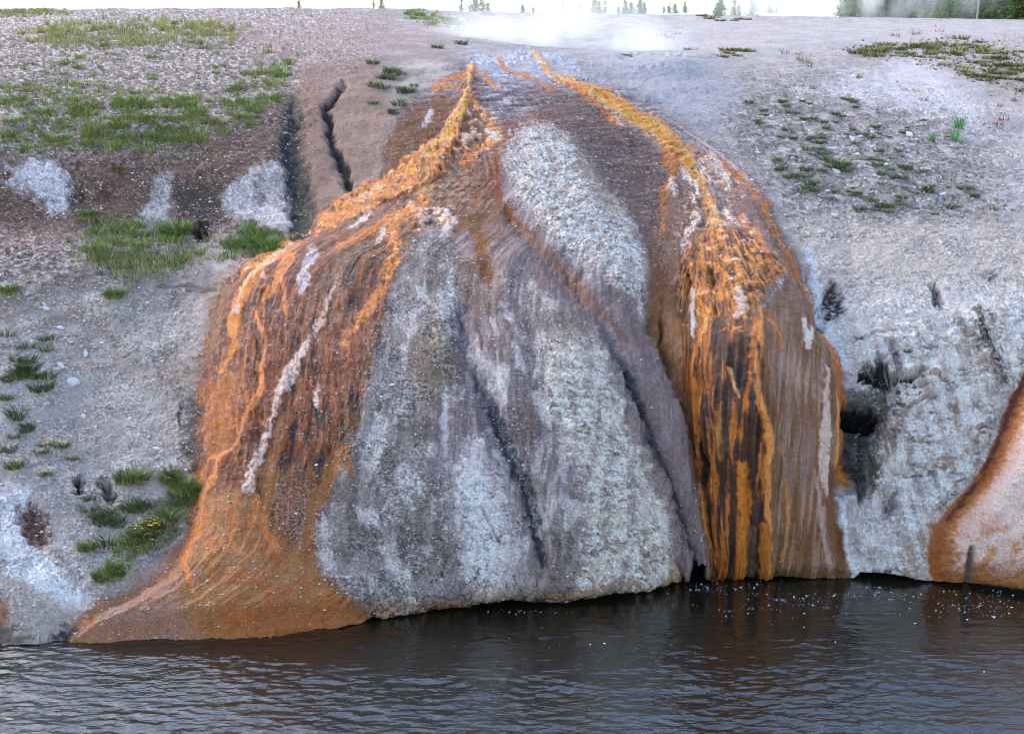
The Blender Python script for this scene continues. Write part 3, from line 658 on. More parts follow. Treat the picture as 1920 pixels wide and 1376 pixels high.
# marks on the right cliff
for pts, col, op, w in [
    ([(1548, 545), (1565, 532), (1578, 545), (1584, 570), (1578, 590), (1560, 598), (1542, 610), (1534, 580)], lin(44, 50, 60), 0.85, 1.5),
    ([(1552, 540), (1564, 534), (1574, 545), (1560, 555)], lin(92, 56, 44), 0.9, 0.6),
    ([(1746, 540), (1754, 532), (1764, 560), (1764, 575), (1754, 570)], lin(62, 66, 76), 0.8, 0.8),
    ([(1848, 512), (1866, 512), (1858, 530), (1850, 525)], lin(80, 90, 106), 0.8, 0.8),
    ([(1826, 580), (1838, 574), (1856, 590), (1872, 640), (1882, 700), (1888, 735), (1864, 720), (1848, 660), (1828, 620)], lin(92, 84, 78), 0.85, 0.8),
    ([(1828, 582), (1840, 576), (1850, 584), (1836, 592)], lin(112, 76, 46), 0.8, 0.5),
    ([(1800, 600), (1830, 620), (1860, 700), (1820, 700), (1800, 660)], lin(160, 150, 140), 0.6, 1.5),
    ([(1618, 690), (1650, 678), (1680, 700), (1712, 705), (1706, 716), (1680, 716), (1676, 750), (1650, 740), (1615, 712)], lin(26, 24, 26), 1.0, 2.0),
    ([(1590, 735), (1640, 725), (1676, 745), (1664, 790), (1650, 850), (1640, 930), (1610, 940), (1584, 860)], lin(104, 100, 98), 0.75, 1.6),
    ([(1600, 800), (1630, 790), (1636, 860), (1610, 930), (1596, 880)], lin(96, 92, 96), 0.7, 0.8),
    ([(1640, 840), (1656, 820), (1660, 860), (1640, 910), (1626, 880)], lin(96, 92, 64), 0.8, 0.8),
    ([(1668, 640), (1690, 660), (1690, 700), (1660, 690)], lin(122, 112, 124), 0.8, 1.0),
    ([(1656, 800), (1690, 790), (1680, 850), (1656, 870)], lin(146, 134, 126), 0.7, 1.0),
    ([(1660, 930), (1680, 925), (1680, 960), (1665, 975)], lin(74, 66, 66), 0.8, 1.0),
    ([(1710, 880), (1735, 900), (1730, 940), (1712, 920)], lin(110, 106, 112), 0.6, 1.4),
]:
    mk = poly(pts, 6, w)
    if col.sum() < lin(100, 100, 100).sum(): mk = mk * np.clip(0.45 + sstep(0.36, 0.52, field(0.07, 83, 4)), 0, 1)
    P(mk, col, min(op + 0.1, 1), 0.3)
P(stroke([(1518, 470, 8), (1535, 540, 6), (1560, 620, 8), (1590, 680, 8)], 10, 1), lin(196, 200, 210), 0.8)
P(stroke([(1596, 925, 6), (1580, 940, 6), (1578, 975, 6), (1590, 1030, 6), (1602, 1075, 5)], 5, 0.5), lin(206, 208, 212), 0.9)
P(poly([(1640, 930), (1760, 880), (1850, 820), (1790, 960), (1740, 1080), (1610, 1080), (1600, 1000)], 30, 1.5), lin(196, 196, 198), 0.5)
P(poly([(1690, 1010), (1740, 990), (1740, 1090), (1690, 1085)], 20, 1.5), lin(170, 156, 142), 0.6)
P(np.maximum(CAVE, SLOT), lin(16, 15, 16), 1.1, 0)  # shade inside cave and slots put into the colour
P(poly([(1590, 798), (1628, 800), (1630, 850), (1612, 930), (1592, 900)], 10, 1), lin(66, 60, 60), 0.85, 0.4)  # recess below the cave mouth, its shade painted in
# small mound on the right edge
RM_POLY = [(2440, 560), (1990, 640), (1935, 690), (1915, 712), (1892, 748), (1870, 810), (1850, 860), (1820, 905), (1785, 945), (1752, 985), (1738, 1030), (1744, 1075), (1760, 1105), (1850, 1115), (1925, 1130), (2440, 1190)]
rsd = poly(RM_POLY, 8, 0.5, True)
RM = sstep(-3, 3, rsd)
Hh += 0.42 * (sstep(0, 70, rsd)) - 0.05 * sstep(-20, 0, rsd) * (1 - RM)
P(RM, lin(206, 190, 184), 0.95, 0.1)
P(RM * sstep(0.4, 0.7, FB) * sstep(930, 1060, V), lin(186, 128, 88), 0.8, 0.15)
P(RM * sstep(1000, 1110, V), lin(164, 118, 82), 0.6, 0.15)
P(RM * sstep(48, 20, rsd), lin(200, 136, 92), 0.6, 0.12)
P(RM * sstep(36, 14, rsd), lin(166, 92, 28), 0.9, 0.15)
P(stroke([(1925, 705, 7), (1898, 755, 6), (1880, 800, 5), (1862, 850, 4), (1835, 900, 3), (1800, 945, 3), (1775, 975, 2)], 6, 0.5), lin(92, 54, 22), 0.8)
P(stroke([(1752, 985, 8), (1768, 1010, 9), (1776, 1060, 9), (1772, 1095, 6)], 20, 1), lin(160, 100, 52), 0.7, 0.2)
P(poly([(1806, 1095), (1802, 1050), (1810, 1022), (1818, 1050), (1820, 1095)], 5, 0.5), lin(170, 168, 168), 0.8)
P(poly([(1735, 985), (1760, 960), (1790, 935), (1760, 985), (1740, 1040)], 14, 1), lin(160, 138, 124), 0.6)

# ---- relief of features
def groove(pts, depth, feather=6, warp=0.6):
    global Hh
    Hh += depth * stroke(pts, feather, warp)
g1 = [(862, 600, 6), (880, 690, 8), (915, 770, 9), (945, 840, 9), (975, 910, 9), (998, 985, 8), (1016, 1060, 4)]
g2 = [(1060, 520, 4), (1120, 620, 6), (1160, 710, 8), (1185, 780, 8), (1215, 860, 7), (1248, 940, 6), (1272, 1010, 5), (1290, 1045, 3)]
g3 = [(1195, 560, 5), (1215, 630, 7), (1250, 700, 6), (1285, 790, 5), (1310, 890, 4)]
for g, d in ((g1, -0.15), (g2, -0.13), (g3, -0.20)):
    groove([(a, b, w * 1.6) for a, b, w in g], d * 0.9, 60, 1.6); groove([(a + 3 * math.sin(b / 23), b, w * 0.4) for a, b, w in g], d * 0.32, 14, 1.6)
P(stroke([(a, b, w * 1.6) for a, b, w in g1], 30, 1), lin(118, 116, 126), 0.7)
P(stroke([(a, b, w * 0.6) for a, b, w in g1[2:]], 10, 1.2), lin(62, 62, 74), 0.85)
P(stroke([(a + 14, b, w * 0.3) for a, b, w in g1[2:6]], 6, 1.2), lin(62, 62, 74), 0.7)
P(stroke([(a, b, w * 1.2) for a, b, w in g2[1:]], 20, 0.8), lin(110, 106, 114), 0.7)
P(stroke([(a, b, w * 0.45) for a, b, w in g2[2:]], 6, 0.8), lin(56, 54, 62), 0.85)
groove([(1150, 690, 3), (1175, 760, 4), (1200, 840, 4)], -0.06, 6)
groove([(950, 410, 5), (1010, 490, 6), (1080, 570, 5)], -0.08, 20)
groove(rill1, -0.12, 34, 1.0); groove(rill2, -0.12, 14, 0.8)
groove([(590, 180, 14), (592, 260, 14), (605, 340, 14)], 0.02, 40)
# swells
for pts, a in [(CRA, 0.03), (CRB, 0.035), (PEB, 0.03)]:
    Hh += a * pts
Hh += 0.10 * poly([(955, 255), (1000, 238), (1062, 258), (1180, 430), (1208, 520), (1200, 600), (1020, 440), (945, 300)], 60, 0.6)
Hh += 0.12 * SHEET * sstep(640, 800, V)
Hh += 0.10 * poly([(1120, 640), (1190, 700), (1290, 900), (1325, 1050), (1290, 1050), (1200, 850)], 40, 0.5)
Hh += 0.03 * RRUN + 0.03 * LRUN
# ribs down the fan and drip columns
ribs = fbm(Q * 30, V / 260, 101, 3)
Hh += MOUND * (1 - FALL) * 0.035 * ribs * sstep(280, 480, V)
Hh += FANL * (0.020 * (ST - 0.5) + 0.014 * (ST2 - 0.5) + 0.004 * (RIP - 0.5)) + top * 0.04 * (CON - 0.5)
Hh += MOUND * (1 - FANL) * (1 - FALL) * (0.010 * (ST - 0.5) + 0.008 * (ST2 - 0.5)) * sstep(200, 300, V)
Hh += SHEET * 0.02 * (FLOW2 - 0.5)
colm = (0.5 - np.abs(fbm((U + 0.05 * (V - 600)) / 26, V / 330, 103, 3)) * 1.7)
colm2 = (0.5 - np.abs(fbm((U + 0.05 * (V - 600)) / 10, V / 200, 105, 2)) * 1.7)
fz = FALL * sstep(600, 720, V)
Hh += fz * (0.085 * colm + 0.035 * colm2) * (1 - 0.62 * sstep(1438, 1460, U))
Hh += CORE * (0.05 * (FS - 0.5) + 0.03 * (FS2 - 0.5))
for pts, a in [([(1320, 690, 8), (1310, 760, 9), (1316, 860, 5), (1336, 1050, 3)], 0.07), ([(1419, 620, 3), (1413, 735, 6), (1432, 830, 8), (1432, 960, 5), (1440, 1085, 6)], 0.08),
               ([(1392, 870, 8), (1396, 950, 9), (1386, 1075, 7)], 0.06), ([(1426, 980, 7), (1430, 1080, 9)], 0.06), ([(1532, 700, 5), (1530, 850, 10), (1540, 930, 6)], 0.07),
               ([(1556, 650, 4), (1560, 760, 4), (1558, 880, 5)], 0.05), ([(1575, 760, 12), (1586, 870, 12)], 0.08), ([(1565, 960, 12), (1582, 1060, 10)], 0.06),
               ([(498, 640, 3), (504, 680, 4), (495, 735, 4), (474, 785, 3), (455, 842, 3), (421, 885, 4), (396, 926, 4)], 0.025), ([(588, 645, 4), (552, 710, 13), (528, 765, 6), (500, 840, 5), (476, 915, 10)], 0.045),
               ([(885, 128, 6), (872, 200, 9), (846, 255, 18), (800, 310, 26)], 0.05), ([(1330, 295, 8), (1360, 335, 9)], 0.06), ([(1310, 420, 10), (1290, 455, 8)], 0.06), ([(1368, 405, 6), (1384, 450, 7)], 0.06),
               ([(1260, 340, 6), (1262, 365, 6)], 0.06), ([(1300, 345, 6), (1306, 375, 6)], 0.06), ([(835, 400, 9), (842, 440, 8)], 0.07), ([(785, 400, 9), (795, 425, 9)], 0.06), ([(920, 250, 6), (928, 272, 8)], 0.06),
               ([(876, 262, 8), (868, 272, 7)], 0.06), ([(715, 440, 6), (710, 475, 4)], 0.04), ([(1308, 570, 8), (1312, 640, 6)], 0.05), ([(1392, 560, 8), (1392, 600, 8)], 0.06)]:
    Hh += 0.5 * a * stroke(pts, 10, 0.5)
groove([(1326, 860, 4), (1330, 960, 4), (1337, 1050, 4)], -0.12, 6)
groove([(1320, 800, 3), (1324, 870, 5)], -0.1, 5)
groove([(1418, 780, 1.5), (1420, 825, 3)], -0.1, 4)
groove([(1403, 960, 2), (1404, 985, 4), (1404, 1060, 8)], -0.05, 6)
groove([(1236, 610, 2), (1236, 650, 3), (1250, 690, 4), (1256, 710, 2)], -0.10, 5)
groove([(1344, 512, 3), (1346, 535, 5), (1348, 550, 3)], -0.10, 5); P(stroke([(1344, 512, 2), (1346, 535, 4), (1348, 550, 2)], 4, 0.3), lin(52, 40, 30), 0.8)
groove([(1353, 588, 3), (1354, 594, 3)], -0.08, 5)
groove([(1298, 530, 5), (1300, 540, 5)], -0.06, 6); P(stroke([(1298, 528, 4), (1300, 540, 4)], 5, 0.6), lin(92, 60, 24), 0.7)
# hollows
for pts, a, f, w in [
    ([(350, 425), (372, 420), (386, 432), (378, 444), (358, 440)], -0.22, 6, 1.6),
    ([(38, 950), (58, 945), (84, 985), (88, 1015), (62, 1030), (44, 1000)], -0.10, 14, 1),
    ([(143, 903), (154, 902), (155, 925), (143, 928)], -0.25, 6, 0.6), ([(190, 900), (204, 902), (216, 930), (206, 940), (196, 925)], -0.22, 6, 0.6),
    ([(1548, 545), (1565, 532), (1578, 545), (1584, 570), (1578, 590), (1560, 598), (1542, 610), (1534, 580)], -0.10, 10, 1),
    ([(1746, 540), (1754, 532), (1764, 560), (1764, 575), (1754, 570)], -0.12, 6, 0.8),
    ([(1618, 692), (1650, 680), (1680, 702), (1712, 706), (1706, 716), (1680, 716), (1650, 724), (1615, 712)], -0.16, 14, 1.6),
    ([(1586, 762), (1606, 766), (1630, 768), (1642, 775), (1640, 795), (1620, 800), (1588, 800)], -0.20, 16, 1.2),
    ([(1586, 770), (1640, 775), (1636, 860), (1612, 935), (1584, 935)], -0.14, 30, 1.2),
    ([(1656, 735), (1676, 745), (1670, 770), (1656, 790), (1650, 760)], -0.12, 10, 1),
    ([(1664, 930), (1680, 925), (1678, 960), (1666, 970)], -0.18, 8, 0.8),
    ([(1806, 1100), (1804, 1055), (1810, 1025), (1816, 1050), (1818, 1100)], -0.22, 6, 0.4),
    ([(1820, 585), (1850, 580), (1880, 720), (1850, 720)], 0.04, 14, 0.6),
    ([(1630, 1030), (1646, 1030), (1648, 1060), (1632, 1062)], -0.10, 8, 1),
]:
    Hh += a * poly(pts, f, w)
Hh += 0.05 * poly([(1590, 730), (1640, 722), (1660, 745), (1645, 768), (1590, 762)], 14, 0.8)
P(poly([(352, 427), (372, 422), (384, 432), (376, 442), (358, 440)], 5, 0.5), lin(52, 44, 40), 0.85)
P(poly([(1594, 742), (1640, 730), (1660, 748), (1640, 764), (1592, 764)], 8, 1.4) * sstep(0.4, 0.6, FC), lin(132, 140, 136), 0.7, 0.3)
P(stroke([(1612, 800, 2), (1606, 840, 4), (1610, 880, 4)], 8, 1), lin(140, 136, 138), 0.6)
P(poly([(1588, 766), (1606, 769), (1630, 770), (1640, 776), (1620, 790), (1590, 786)], 5, 1.2), lin(22, 22, 24), 1.0)  # painted shade under the upper edge of the cave mouth
Hh += 0.10 * stroke([(1598, 928, 8), (1582, 945, 8), (1580, 985, 7), (1592, 1040, 7), (1603, 1078, 6)], 10, 0.4)
# cracked crusts, swirls on the cliff
def sub(mask): return np.nonzero(mask > 0.02)
cl = np.clip(poly([(1600, 610), (1960, 560), (1960, 800), (1850, 900), (1740, 1090), (1600, 1080), (1660, 780)], 40, 1) * (1 - RM), 0, 1)
i = sub(cl)
xx = X[i]; yy = S[i]
wx = xx + 0.18 * fbm(xx / 0.5, yy / 0.5, 111, 3); wy = yy + 0.18 * fbm(xx / 0.5, yy / 0.5, 115, 3)
rg = 0.5 - np.abs(fbm(wx / 0.17, wy / 0.07, 117, 4)) * 2
Hh[i] += cl[i] * 0.007 * rg
Hh[i] += cl[i] * 0.07 * (0.5 - np.abs(fbm(wx / 0.55, wy / 0.4, 118, 2)) * 1.6)
crk = np.clip(1 - np.abs(fbm(wx / 0.5 + 5, wy / 0.3, 119, 4)) * 18, 0, 1) * sstep(0.0, 0.3, fbm(xx / 0.5, yy / 0.4, 122, 2))
Hh[i] -= cl[i] * 0.05 * crk
C[i] *= (1 - 0.45 * cl[i] * crk)[:, None]
C[i] *= (1 + 0.35 * cl[i] * fbm(wx / 0.4, wy / 0.16, 120, 4))[:, None]
DRP = np.clip(0.5 + 0.9 * fbm((U - 0.25 * (V - 700)) / 16, V / 130, 123, 4), 0, 1)
P(cl * sstep(0.56, 0.74, DRP), lin(150, 140, 134), 0.4, 0.3)
P(cl * sstep(0.40, 0.26, DRP), lin(216, 213, 212), 0.6, 0.2)
Hh += cl * 0.03 * (DRP - 0.5)
# concentric shells around (1745, 780)
dsw = np.sqrt(((U - 1745) * 0.9) ** 2 + ((V - 790)) ** 2)
sw = sstep(125, 90, dsw) * (1 - RM)
sw = sw * sstep(0.42, 0.6, FB)
Hh += sw * 0.03 * np.sin(dsw / 4.0 + 7 * fbm(U / 45, V / 45, 121, 4)) * (0.3 + FC)
P(sw * sstep(0.3, 0.9, np.sin(dsw / 6.0 + 4 * fbm(U / 40, V / 40, 121, 3))) * sstep(0.35, 0.6, FB), lin(150, 128, 112), 0.6)
groove([(1640, 740, 1), (1690, 728, 3), (1720, 722, 2), (1760, 712, 2), (1800, 718, 1)], -0.07, 4, 1)
groove([(1660, 700, 2), (1712, 702, 4), (1735, 690, 2)], -0.14, 6, 1)
for pts in ([(1740, 690), (1730, 705), (1725, 720)], [(1680, 640), (1730, 625), (1780, 640), (1800, 660)], [(1600, 640), (1650, 620), (1700, 612)], [(1500, 440), (1600, 446), (1680, 452)], [(1840, 518), (1900, 522), (1930, 530)],
            [(1660, 850), (1640, 900), (1620, 960)], [(300, 540), (340, 538), (400, 536)], [(350, 542), (380, 545), (400, 536)], [(1110, 770), (1050, 772), (1030, 780)], [(1060, 1085), (1100, 1078), (1110, 1100)],
            [(850, 960), (900, 955), (920, 990), (940, 1020)], [(1280, 102), (1200, 101), (1160, 107)], [(1200, 125), (1260, 124)], [(700, 1130), (760, 1110), (840, 1118), (900, 1090)]):
    groove([(a, b, 1.5) for a, b in pts], -0.04, 3, 1.2)
# flaky crust
fl = np.clip(CRB + CRA * 0.8 + poly([(820, 900), (950, 880), (990, 1080), (880, 1130), (700, 1150)], 40, 1) * 0.8 + poly([(1490, 430), (1950, 430), (1950, 600), (1560, 600)], 40, 1) * 0.35 + poly([(700, 1095), (1262, 1040), (1262, 1110), (700, 1170)], 20, 1) * 0.6, 0, 1)
i = sub(fl); xx = X[i]; yy = S[i]
wx = xx + 0.05 * fbm(xx / 0.15, yy / 0.15, 131, 3); wy = yy + 0.05 * fbm(xx / 0.15, yy / 0.15, 133, 3)
f1, f2, cr = worley(wx / 0.16, wy / 0.12, 135)
Hh[i] += fl[i] * (0.010 * (cr[:, 0] - 0.5) + 0.012 * (sstep(0, 0.12, f2 - f1) - 1) * (cr[:, 1] > 0.3))
ck = np.clip(1 - np.abs(fbm(wx / 0.28 + 9, wy / 0.2, 138, 4)) * 22, 0, 1) * (fbm(wx / 0.5, wy / 0.5, 139, 2) > -0.05)
Hh[i] -= fl[i] * 0.03 * ck
C[i] *= (1 - 0.45 * fl[i] * ck)[:, None]
f1, f2, cr = worley(wx / 0.06, wy / 0.05, 137)
Hh[i] += fl[i] * (0.010 * (cr[:, 0] - 0.5))
# pebbly skins
pb = np.clip(PEB + CRA * 0.6 + poly([(-600, 500), (330, 520), (390, 600), (350, 1000), (180, 1130), (-600, 1200)], 60, 2) * 0.7 + poly([(1330, 240), (1480, 140), (1900, 200), (2000, 430), (1480, 430)], 60, 2) * 0.8
             + lm * 0.8 + 0.6 * poly([(1490, 430), (2440, 430), (2440, 1150), (1600, 1090), (1600, 700)], 40, 1) * (1 - RM) + MOUND * (1 - FANL) * (1 - FALL) * (1 - SHEET) * 0.45 + top * 0.3, 0, 1)
pb = pb * (0.25 + 0.75 * sstep(0.36, 0.6, field(0.55, 85, 4)))
i = sub(pb); xx = X[i]; yy = S[i]
f1, f2, cr = worley(xx / 0.036, yy / 0.036, 141)
lodp = np.clip(0.036 / (1.6 * dS[i]), 0, 1)
Hh[i] += pb[i] * 0.022 * np.clip(0.7 - f1, 0, 1) * (cr[:, 0] > 0.35) * lodp
C[i] *= (1 + (pb[i] * 0.7 * (cr[:, 1] - 0.5))[:, None])
f1, f2, cr = worley(xx / 0.021, yy / 0.021, 145)
Hh[i] += pb[i] * 0.009 * np.clip(0.7 - f1, 0, 1) * np.clip(0.021 / (1.6 * dS[i]), 0, 1)
C[i] *= (1 + (pb[i] * 0.6 * (cr[:, 1] - 0.5))[:, None])
f1, f2, cr = worley(xx / 0.09, yy / 0.09, 143)
Hh[i] += pb[i] * 0.014 * np.clip(0.6 - f1, 0, 1) * (cr[:, 0] > 0.7)
C[i] *= (1 + (pb[i] * 0.22 * (cr[:, 1] - 0.5))[:, None])
# rimstone lumps in the hot runs
LUMP = np.clip(LUMPL + LUMPR, 0, 1)
i = sub(LUMP); xx = X[i] + 0.04 * fbm(X[i] / 0.12, S[i] / 0.12, 151, 3); yy = S[i] + 0.04 * fbm(X[i] / 0.12, S[i] / 0.12, 153, 3)
lm_ = LUMP[i]
qx = Q[i] * 90 + 0.5 * fbm(xx / 0.2, yy / 0.2, 154, 2)
n1 = fbm(xx / 0.13, yy / 0.17, 155, 5, 0.62) + 0.35 * fbm(qx / 1.6, V[i] / 26, 158, 3)
n2 = fbm(xx / 0.10, yy / 0.16, 156, 4, 0.6) * 0.7 + 0.5 * fbm(qx / 0.9, V[i] / 22, 152, 3)
rid = 0.5 - np.abs(fbm(xx / 0.15, yy / 0.2, 159, 4, 0.55)) * 2.0
Hh[i] += lm_ * (0.016 * rid + 0.010 * n2 + 0.014 * np.clip(n1, -0.5, 0.6))
def mixin(k_, col):
    k_ = np.clip(k_, 0, 1)[:, None]
    C[i] = C[i] * (1 - k_) + col * k_
mixin(lm_ * 0.8 * sstep(0.12, 0.28, n1) * (rng.random(len(lm_)) * 0 + 1), lin(222, 150, 98))
mixin(lm_ * 0.75 * sstep(0.26, 0.42, n1), lin(228, 208, 200))
mixin(lm_ * 0.7 * sstep(-0.16, -0.3, n1), lin(104, 60, 24))
mixin(lm_ * 0.7 * sstep(0.32, 0.5, n2), lin(228, 212, 204))
mixin(lm_ * 0.85 * sstep(-0.20, -0.36, n2), lin(58, 40, 30))
f1, f2, cr = worley(xx / 0.034, yy / 0.045, 157)
Hh[i] += lm_ * 0.007 * np.clip(0.7 - f1, 0, 1) * (0.3 + cr[:, 0])
# rough seams in the dark mats
ro = np.clip(FANL + brnR + top * 0.7 - LUMP, 0, 1)
Hh += ro * 0.022 * (0.5 - np.abs(fbm(Q * 80, V / 30, 161, 4)) * 1.8) * 0.4
WET = np.clip(FANL * 0.75 + FALL * 0.8 + LUMP + GOLDF + RM * 0.35 + SHEET * 0.25 + brnR * 0.6 + stroke(rill1, 16, 1) * 0.5, 0, 1)
WET *= 0.35 + 0.65 * sstep(0.3, 0.7, FC)
C = 0.36 * (np.clip(C, 1e-3, 1) / 0.36) ** 1.5
C = C * 0.92 * np.array([1.08, 0.945, 0.85], np.float32)
gr = C[..., 1] / (C[..., 0] + 1e-6)
kr = sstep(0.44, 0.26, gr)                              # iron and bacterial oranges lean to yellow, not to pink
C[..., 0] *= 1 - 0.14 * kr
C[..., 1] = C[..., 1] * (1 - kr) + kr * np.maximum(C[..., 1] * 1.1, C[..., 0] * (0.205 + 0.075 * sstep(0.2, 0.5, C[..., 0])))
C[..., 2] = C[..., 2] * (1 - kr) + kr * np.minimum(C[..., 2], C[..., 0] * 0.07)
C = np.clip(C, 0.008, 0.78).astype(np.float32)

# teeth: let the lip sag
PT = B + N0 * Hh[..., None]
NV = normals(PT)
# classes for the split
cls = np.zeros(U.shape, np.int8)                         # 0 hillside
cls[(V < 105) | ((U > 1300) & (V < 430 - 0.0 * U))] = 1   # plateau / upper slope
cls[(U > 1300) & (V >= 430)] = 2                          # cliff
mb = msd > 0
cls[mb] = 3                                              # crust
cls[mb & (PEB > 0.5)] = 4
cls[mb & ((CRA > 0.5))] = 5
cls[mb & ((CRB > 0.5))] = 6
cls[mb & (SHEET > 0.5)] = 7
cls[mb & (FANL > 0.5)] = 8
cls[mb & (APR > 0.5)] = 9
cls[mb & ((FALL > 0.5))] = 10
cls[mb & ((RRUN > 0.5) | (GOLDF > 0.5) | (LUMPR > 0.5))] = 11
cls[mb & (LRUN > 0.5)] = 12
cls[rsd > 0] = 13
cls[(rsd > 0) & (rsd < 26)] = 14

# rows below the lip: undercut, then the submerged wall
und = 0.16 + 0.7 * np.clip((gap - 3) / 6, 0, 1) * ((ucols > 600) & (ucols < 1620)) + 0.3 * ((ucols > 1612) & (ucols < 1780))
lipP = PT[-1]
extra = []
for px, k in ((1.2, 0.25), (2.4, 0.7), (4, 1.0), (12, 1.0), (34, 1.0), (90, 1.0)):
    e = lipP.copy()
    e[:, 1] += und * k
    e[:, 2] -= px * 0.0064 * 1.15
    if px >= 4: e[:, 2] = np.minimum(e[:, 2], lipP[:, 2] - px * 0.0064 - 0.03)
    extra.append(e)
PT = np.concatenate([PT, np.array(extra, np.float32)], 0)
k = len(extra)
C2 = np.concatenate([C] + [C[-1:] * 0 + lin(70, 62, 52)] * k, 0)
WET2 = np.concatenate([WET] + [WET[-1:] * 0 + 0.7] * k, 0)
cls2 = np.concatenate([cls] + [cls[-1:]] * k, 0)
# plateau brow: rows falling away behind the rim
rimP = PT[0]
back = []
for dy, dz in ((60, -9), (25, -3.2), (8, -0.5), (2.5, -0.06)):
    e = rimP.copy(); e[:, 1] += dy; e[:, 2] += dz; e[:, 0] *= (rimP[:, 1] + dy) / rimP[:, 1]
    back.append(e)
PT = np.concatenate([np.array(back, np.float32), PT], 0)
C2 = np.concatenate([np.repeat(C[:1], 4, 0), C2], 0)
WET2 = np.concatenate([np.repeat(WET[:1], 4, 0), WET2], 0)
cls2 = np.concatenate([np.repeat(cls[:1], 4, 0), cls2], 0)
NROW = PT.shape[0]
du = np.gradient(PT, axis=1); dv = np.gradient(PT, axis=0)
NV = np.cross(dv, du); NV /= np.linalg.norm(NV, axis=-1, keepdims=True) + 1e-12
if NV[NROW // 2, NC // 2, 1] > 0: NV = -NV
NV = NV.astype(np.float32)

# ------------------------------------------------------------------ materials
def new_mat(name):
    m = bpy.data.materials.new(name); m.use_nodes = True
    nt = m.node_tree
    return m, nt, nt.nodes['Principled BSDF']
def nd(nt, t, **kw):
    n = nt.nodes.new(t)
    for a, b in kw.items(): setattr(n, a, b)
    return n
def math_n(nt, op, a, b=None, c=None):
    n = nd(nt, 'ShaderNodeMath', operation=op)
    for i_, x in enumerate((a, b, c)):
        if x is None: continue
        if isinstance(x, (int, float)): n.inputs[i_].default_value = x
        else: nt.links.new(x, n.inputs[i_])
    return n.outputs[0]

def terrain_material():
    m, nt, bs = new_mat('sinter')
    L = nt.links
    at = nd(nt, 'ShaderNodeAttribute', attribute_name='Col')
    aw = nd(nt, 'ShaderNodeAttribute', attribute_name='wet')
    geo = nd(nt, 'ShaderNodeNewGeometry')
    n1 = nd(nt, 'ShaderNodeTexNoise'); n1.inputs['Scale'].default_value = 45; n1.inputs['Detail'].default_value = 5; n1.inputs['Roughness'].default_value = 0.7
    L.new(geo.outputs['Position'], n1.inputs['Vector'])
    v1 = nd(nt, 'ShaderNodeTexVoronoi'); v1.inputs['Scale'].default_value = 70
    L.new(geo.outputs['Position'], v1.inputs['Vector'])
    mr = nd(nt, 'ShaderNodeMapRange'); mr.inputs[1].default_value = 0.3; mr.inputs[2].default_value = 0.7; mr.inputs[3].default_value = 0.62; mr.inputs[4].default_value = 1.34
    L.new(n1.outputs[0], mr.inputs[0])
    mx = nd(nt, 'ShaderNodeMix', data_type='RGBA', blend_type='MULTIPLY'); mx.inputs[0].default_value = 1
    L.new(at.outputs['Color'], mx.inputs[6])
    cb = nd(nt, 'ShaderNodeCombineColor')
    for k_ in range(3): L.new(mr.outputs[0], cb.inputs[k_])
    L.new(cb.outputs[0], mx.inputs[7])
    L.new(mx.outputs[2], bs.inputs['Base Color'])
    rn = math_n(nt, 'MULTIPLY_ADD', aw.outputs['Fac'], -0.72, 0.94)
    L.new(rn, bs.inputs['Roughness'])
    bs.inputs['Specular IOR Level'].default_value = 0.5
    hsum = math_n(nt, 'ADD', math_n(nt, 'MULTIPLY', v1.outputs['Distance'], -0.5), n1.outputs[0])
    bp = nd(nt, 'ShaderNodeBump'); bp.inputs['Strength'].default_value = 1.0; bp.inputs['Distance'].default_value = 0.028
    L.new(hsum, bp.inputs['Height'])
    L.new(bp.outputs[0], bs.inputs['Normal'])
    return m
MT = terrain_material()

def attr_mat(name, rough=0.8, spec=0.3, noise=0.0, nscale=30, trans=0.0):
    m, nt, bs = new_mat(name)
    at = nd(nt, 'ShaderNodeAttribute', attribute_name='Col')
    oi = nd(nt, 'ShaderNodeObjectInfo')
    hs = nd(nt, 'ShaderNodeHueSaturation')
    nt.links.new(at.outputs['Color'], hs.inputs['Color'])
    nt.links.new(math_n(nt, 'MULTIPLY_ADD', oi.outputs['Random'], 0.4, 0.8), hs.inputs['Value'])
    nt.links.new(math_n(nt, 'MULTIPLY_ADD', oi.outputs['Random'], 0.03, 0.485), hs.inputs['Hue'])
    nt.links.new(hs.outputs[0], bs.inputs['Base Color'])
    bs.inputs['Roughness'].default_value = rough
    bs.inputs['Specular IOR Level'].default_value = spec
    if noise:
        n1 = nd(nt, 'ShaderNodeTexNoise'); n1.inputs['Scale'].default_value = nscale; n1.inputs['Detail'].default_value = 5
        tc = nd(nt, 'ShaderNodeTexCoord'); nt.links.new(tc.outputs['Object'], n1.inputs['Vector'])
        bp = nd(nt, 'ShaderNodeBump'); bp.inputs['Strength'].default_value = noise; bp.inputs['Distance'].default_value = 0.03
        nt.links.new(n1.outputs[0], bp.inputs['Height']); nt.links.new(bp.outputs[0], bs.inputs['Normal'])
    return m
M_GRASS = attr_mat('grass_blades', 0.6, 0.25)
M_LEAF = attr_mat('leaves', 0.6, 0.25)
M_STONE = attr_mat('pale_stone', 0.9, 0.2, 0.6, 40)
M_BARK = attr_mat('bark', 0.9, 0.2, 0.8, 12)
M_FOAM = attr_mat('foam_bubbles', 0.3, 0.5)
M_BLOOM = attr_mat('petals', 0.6, 0.2)

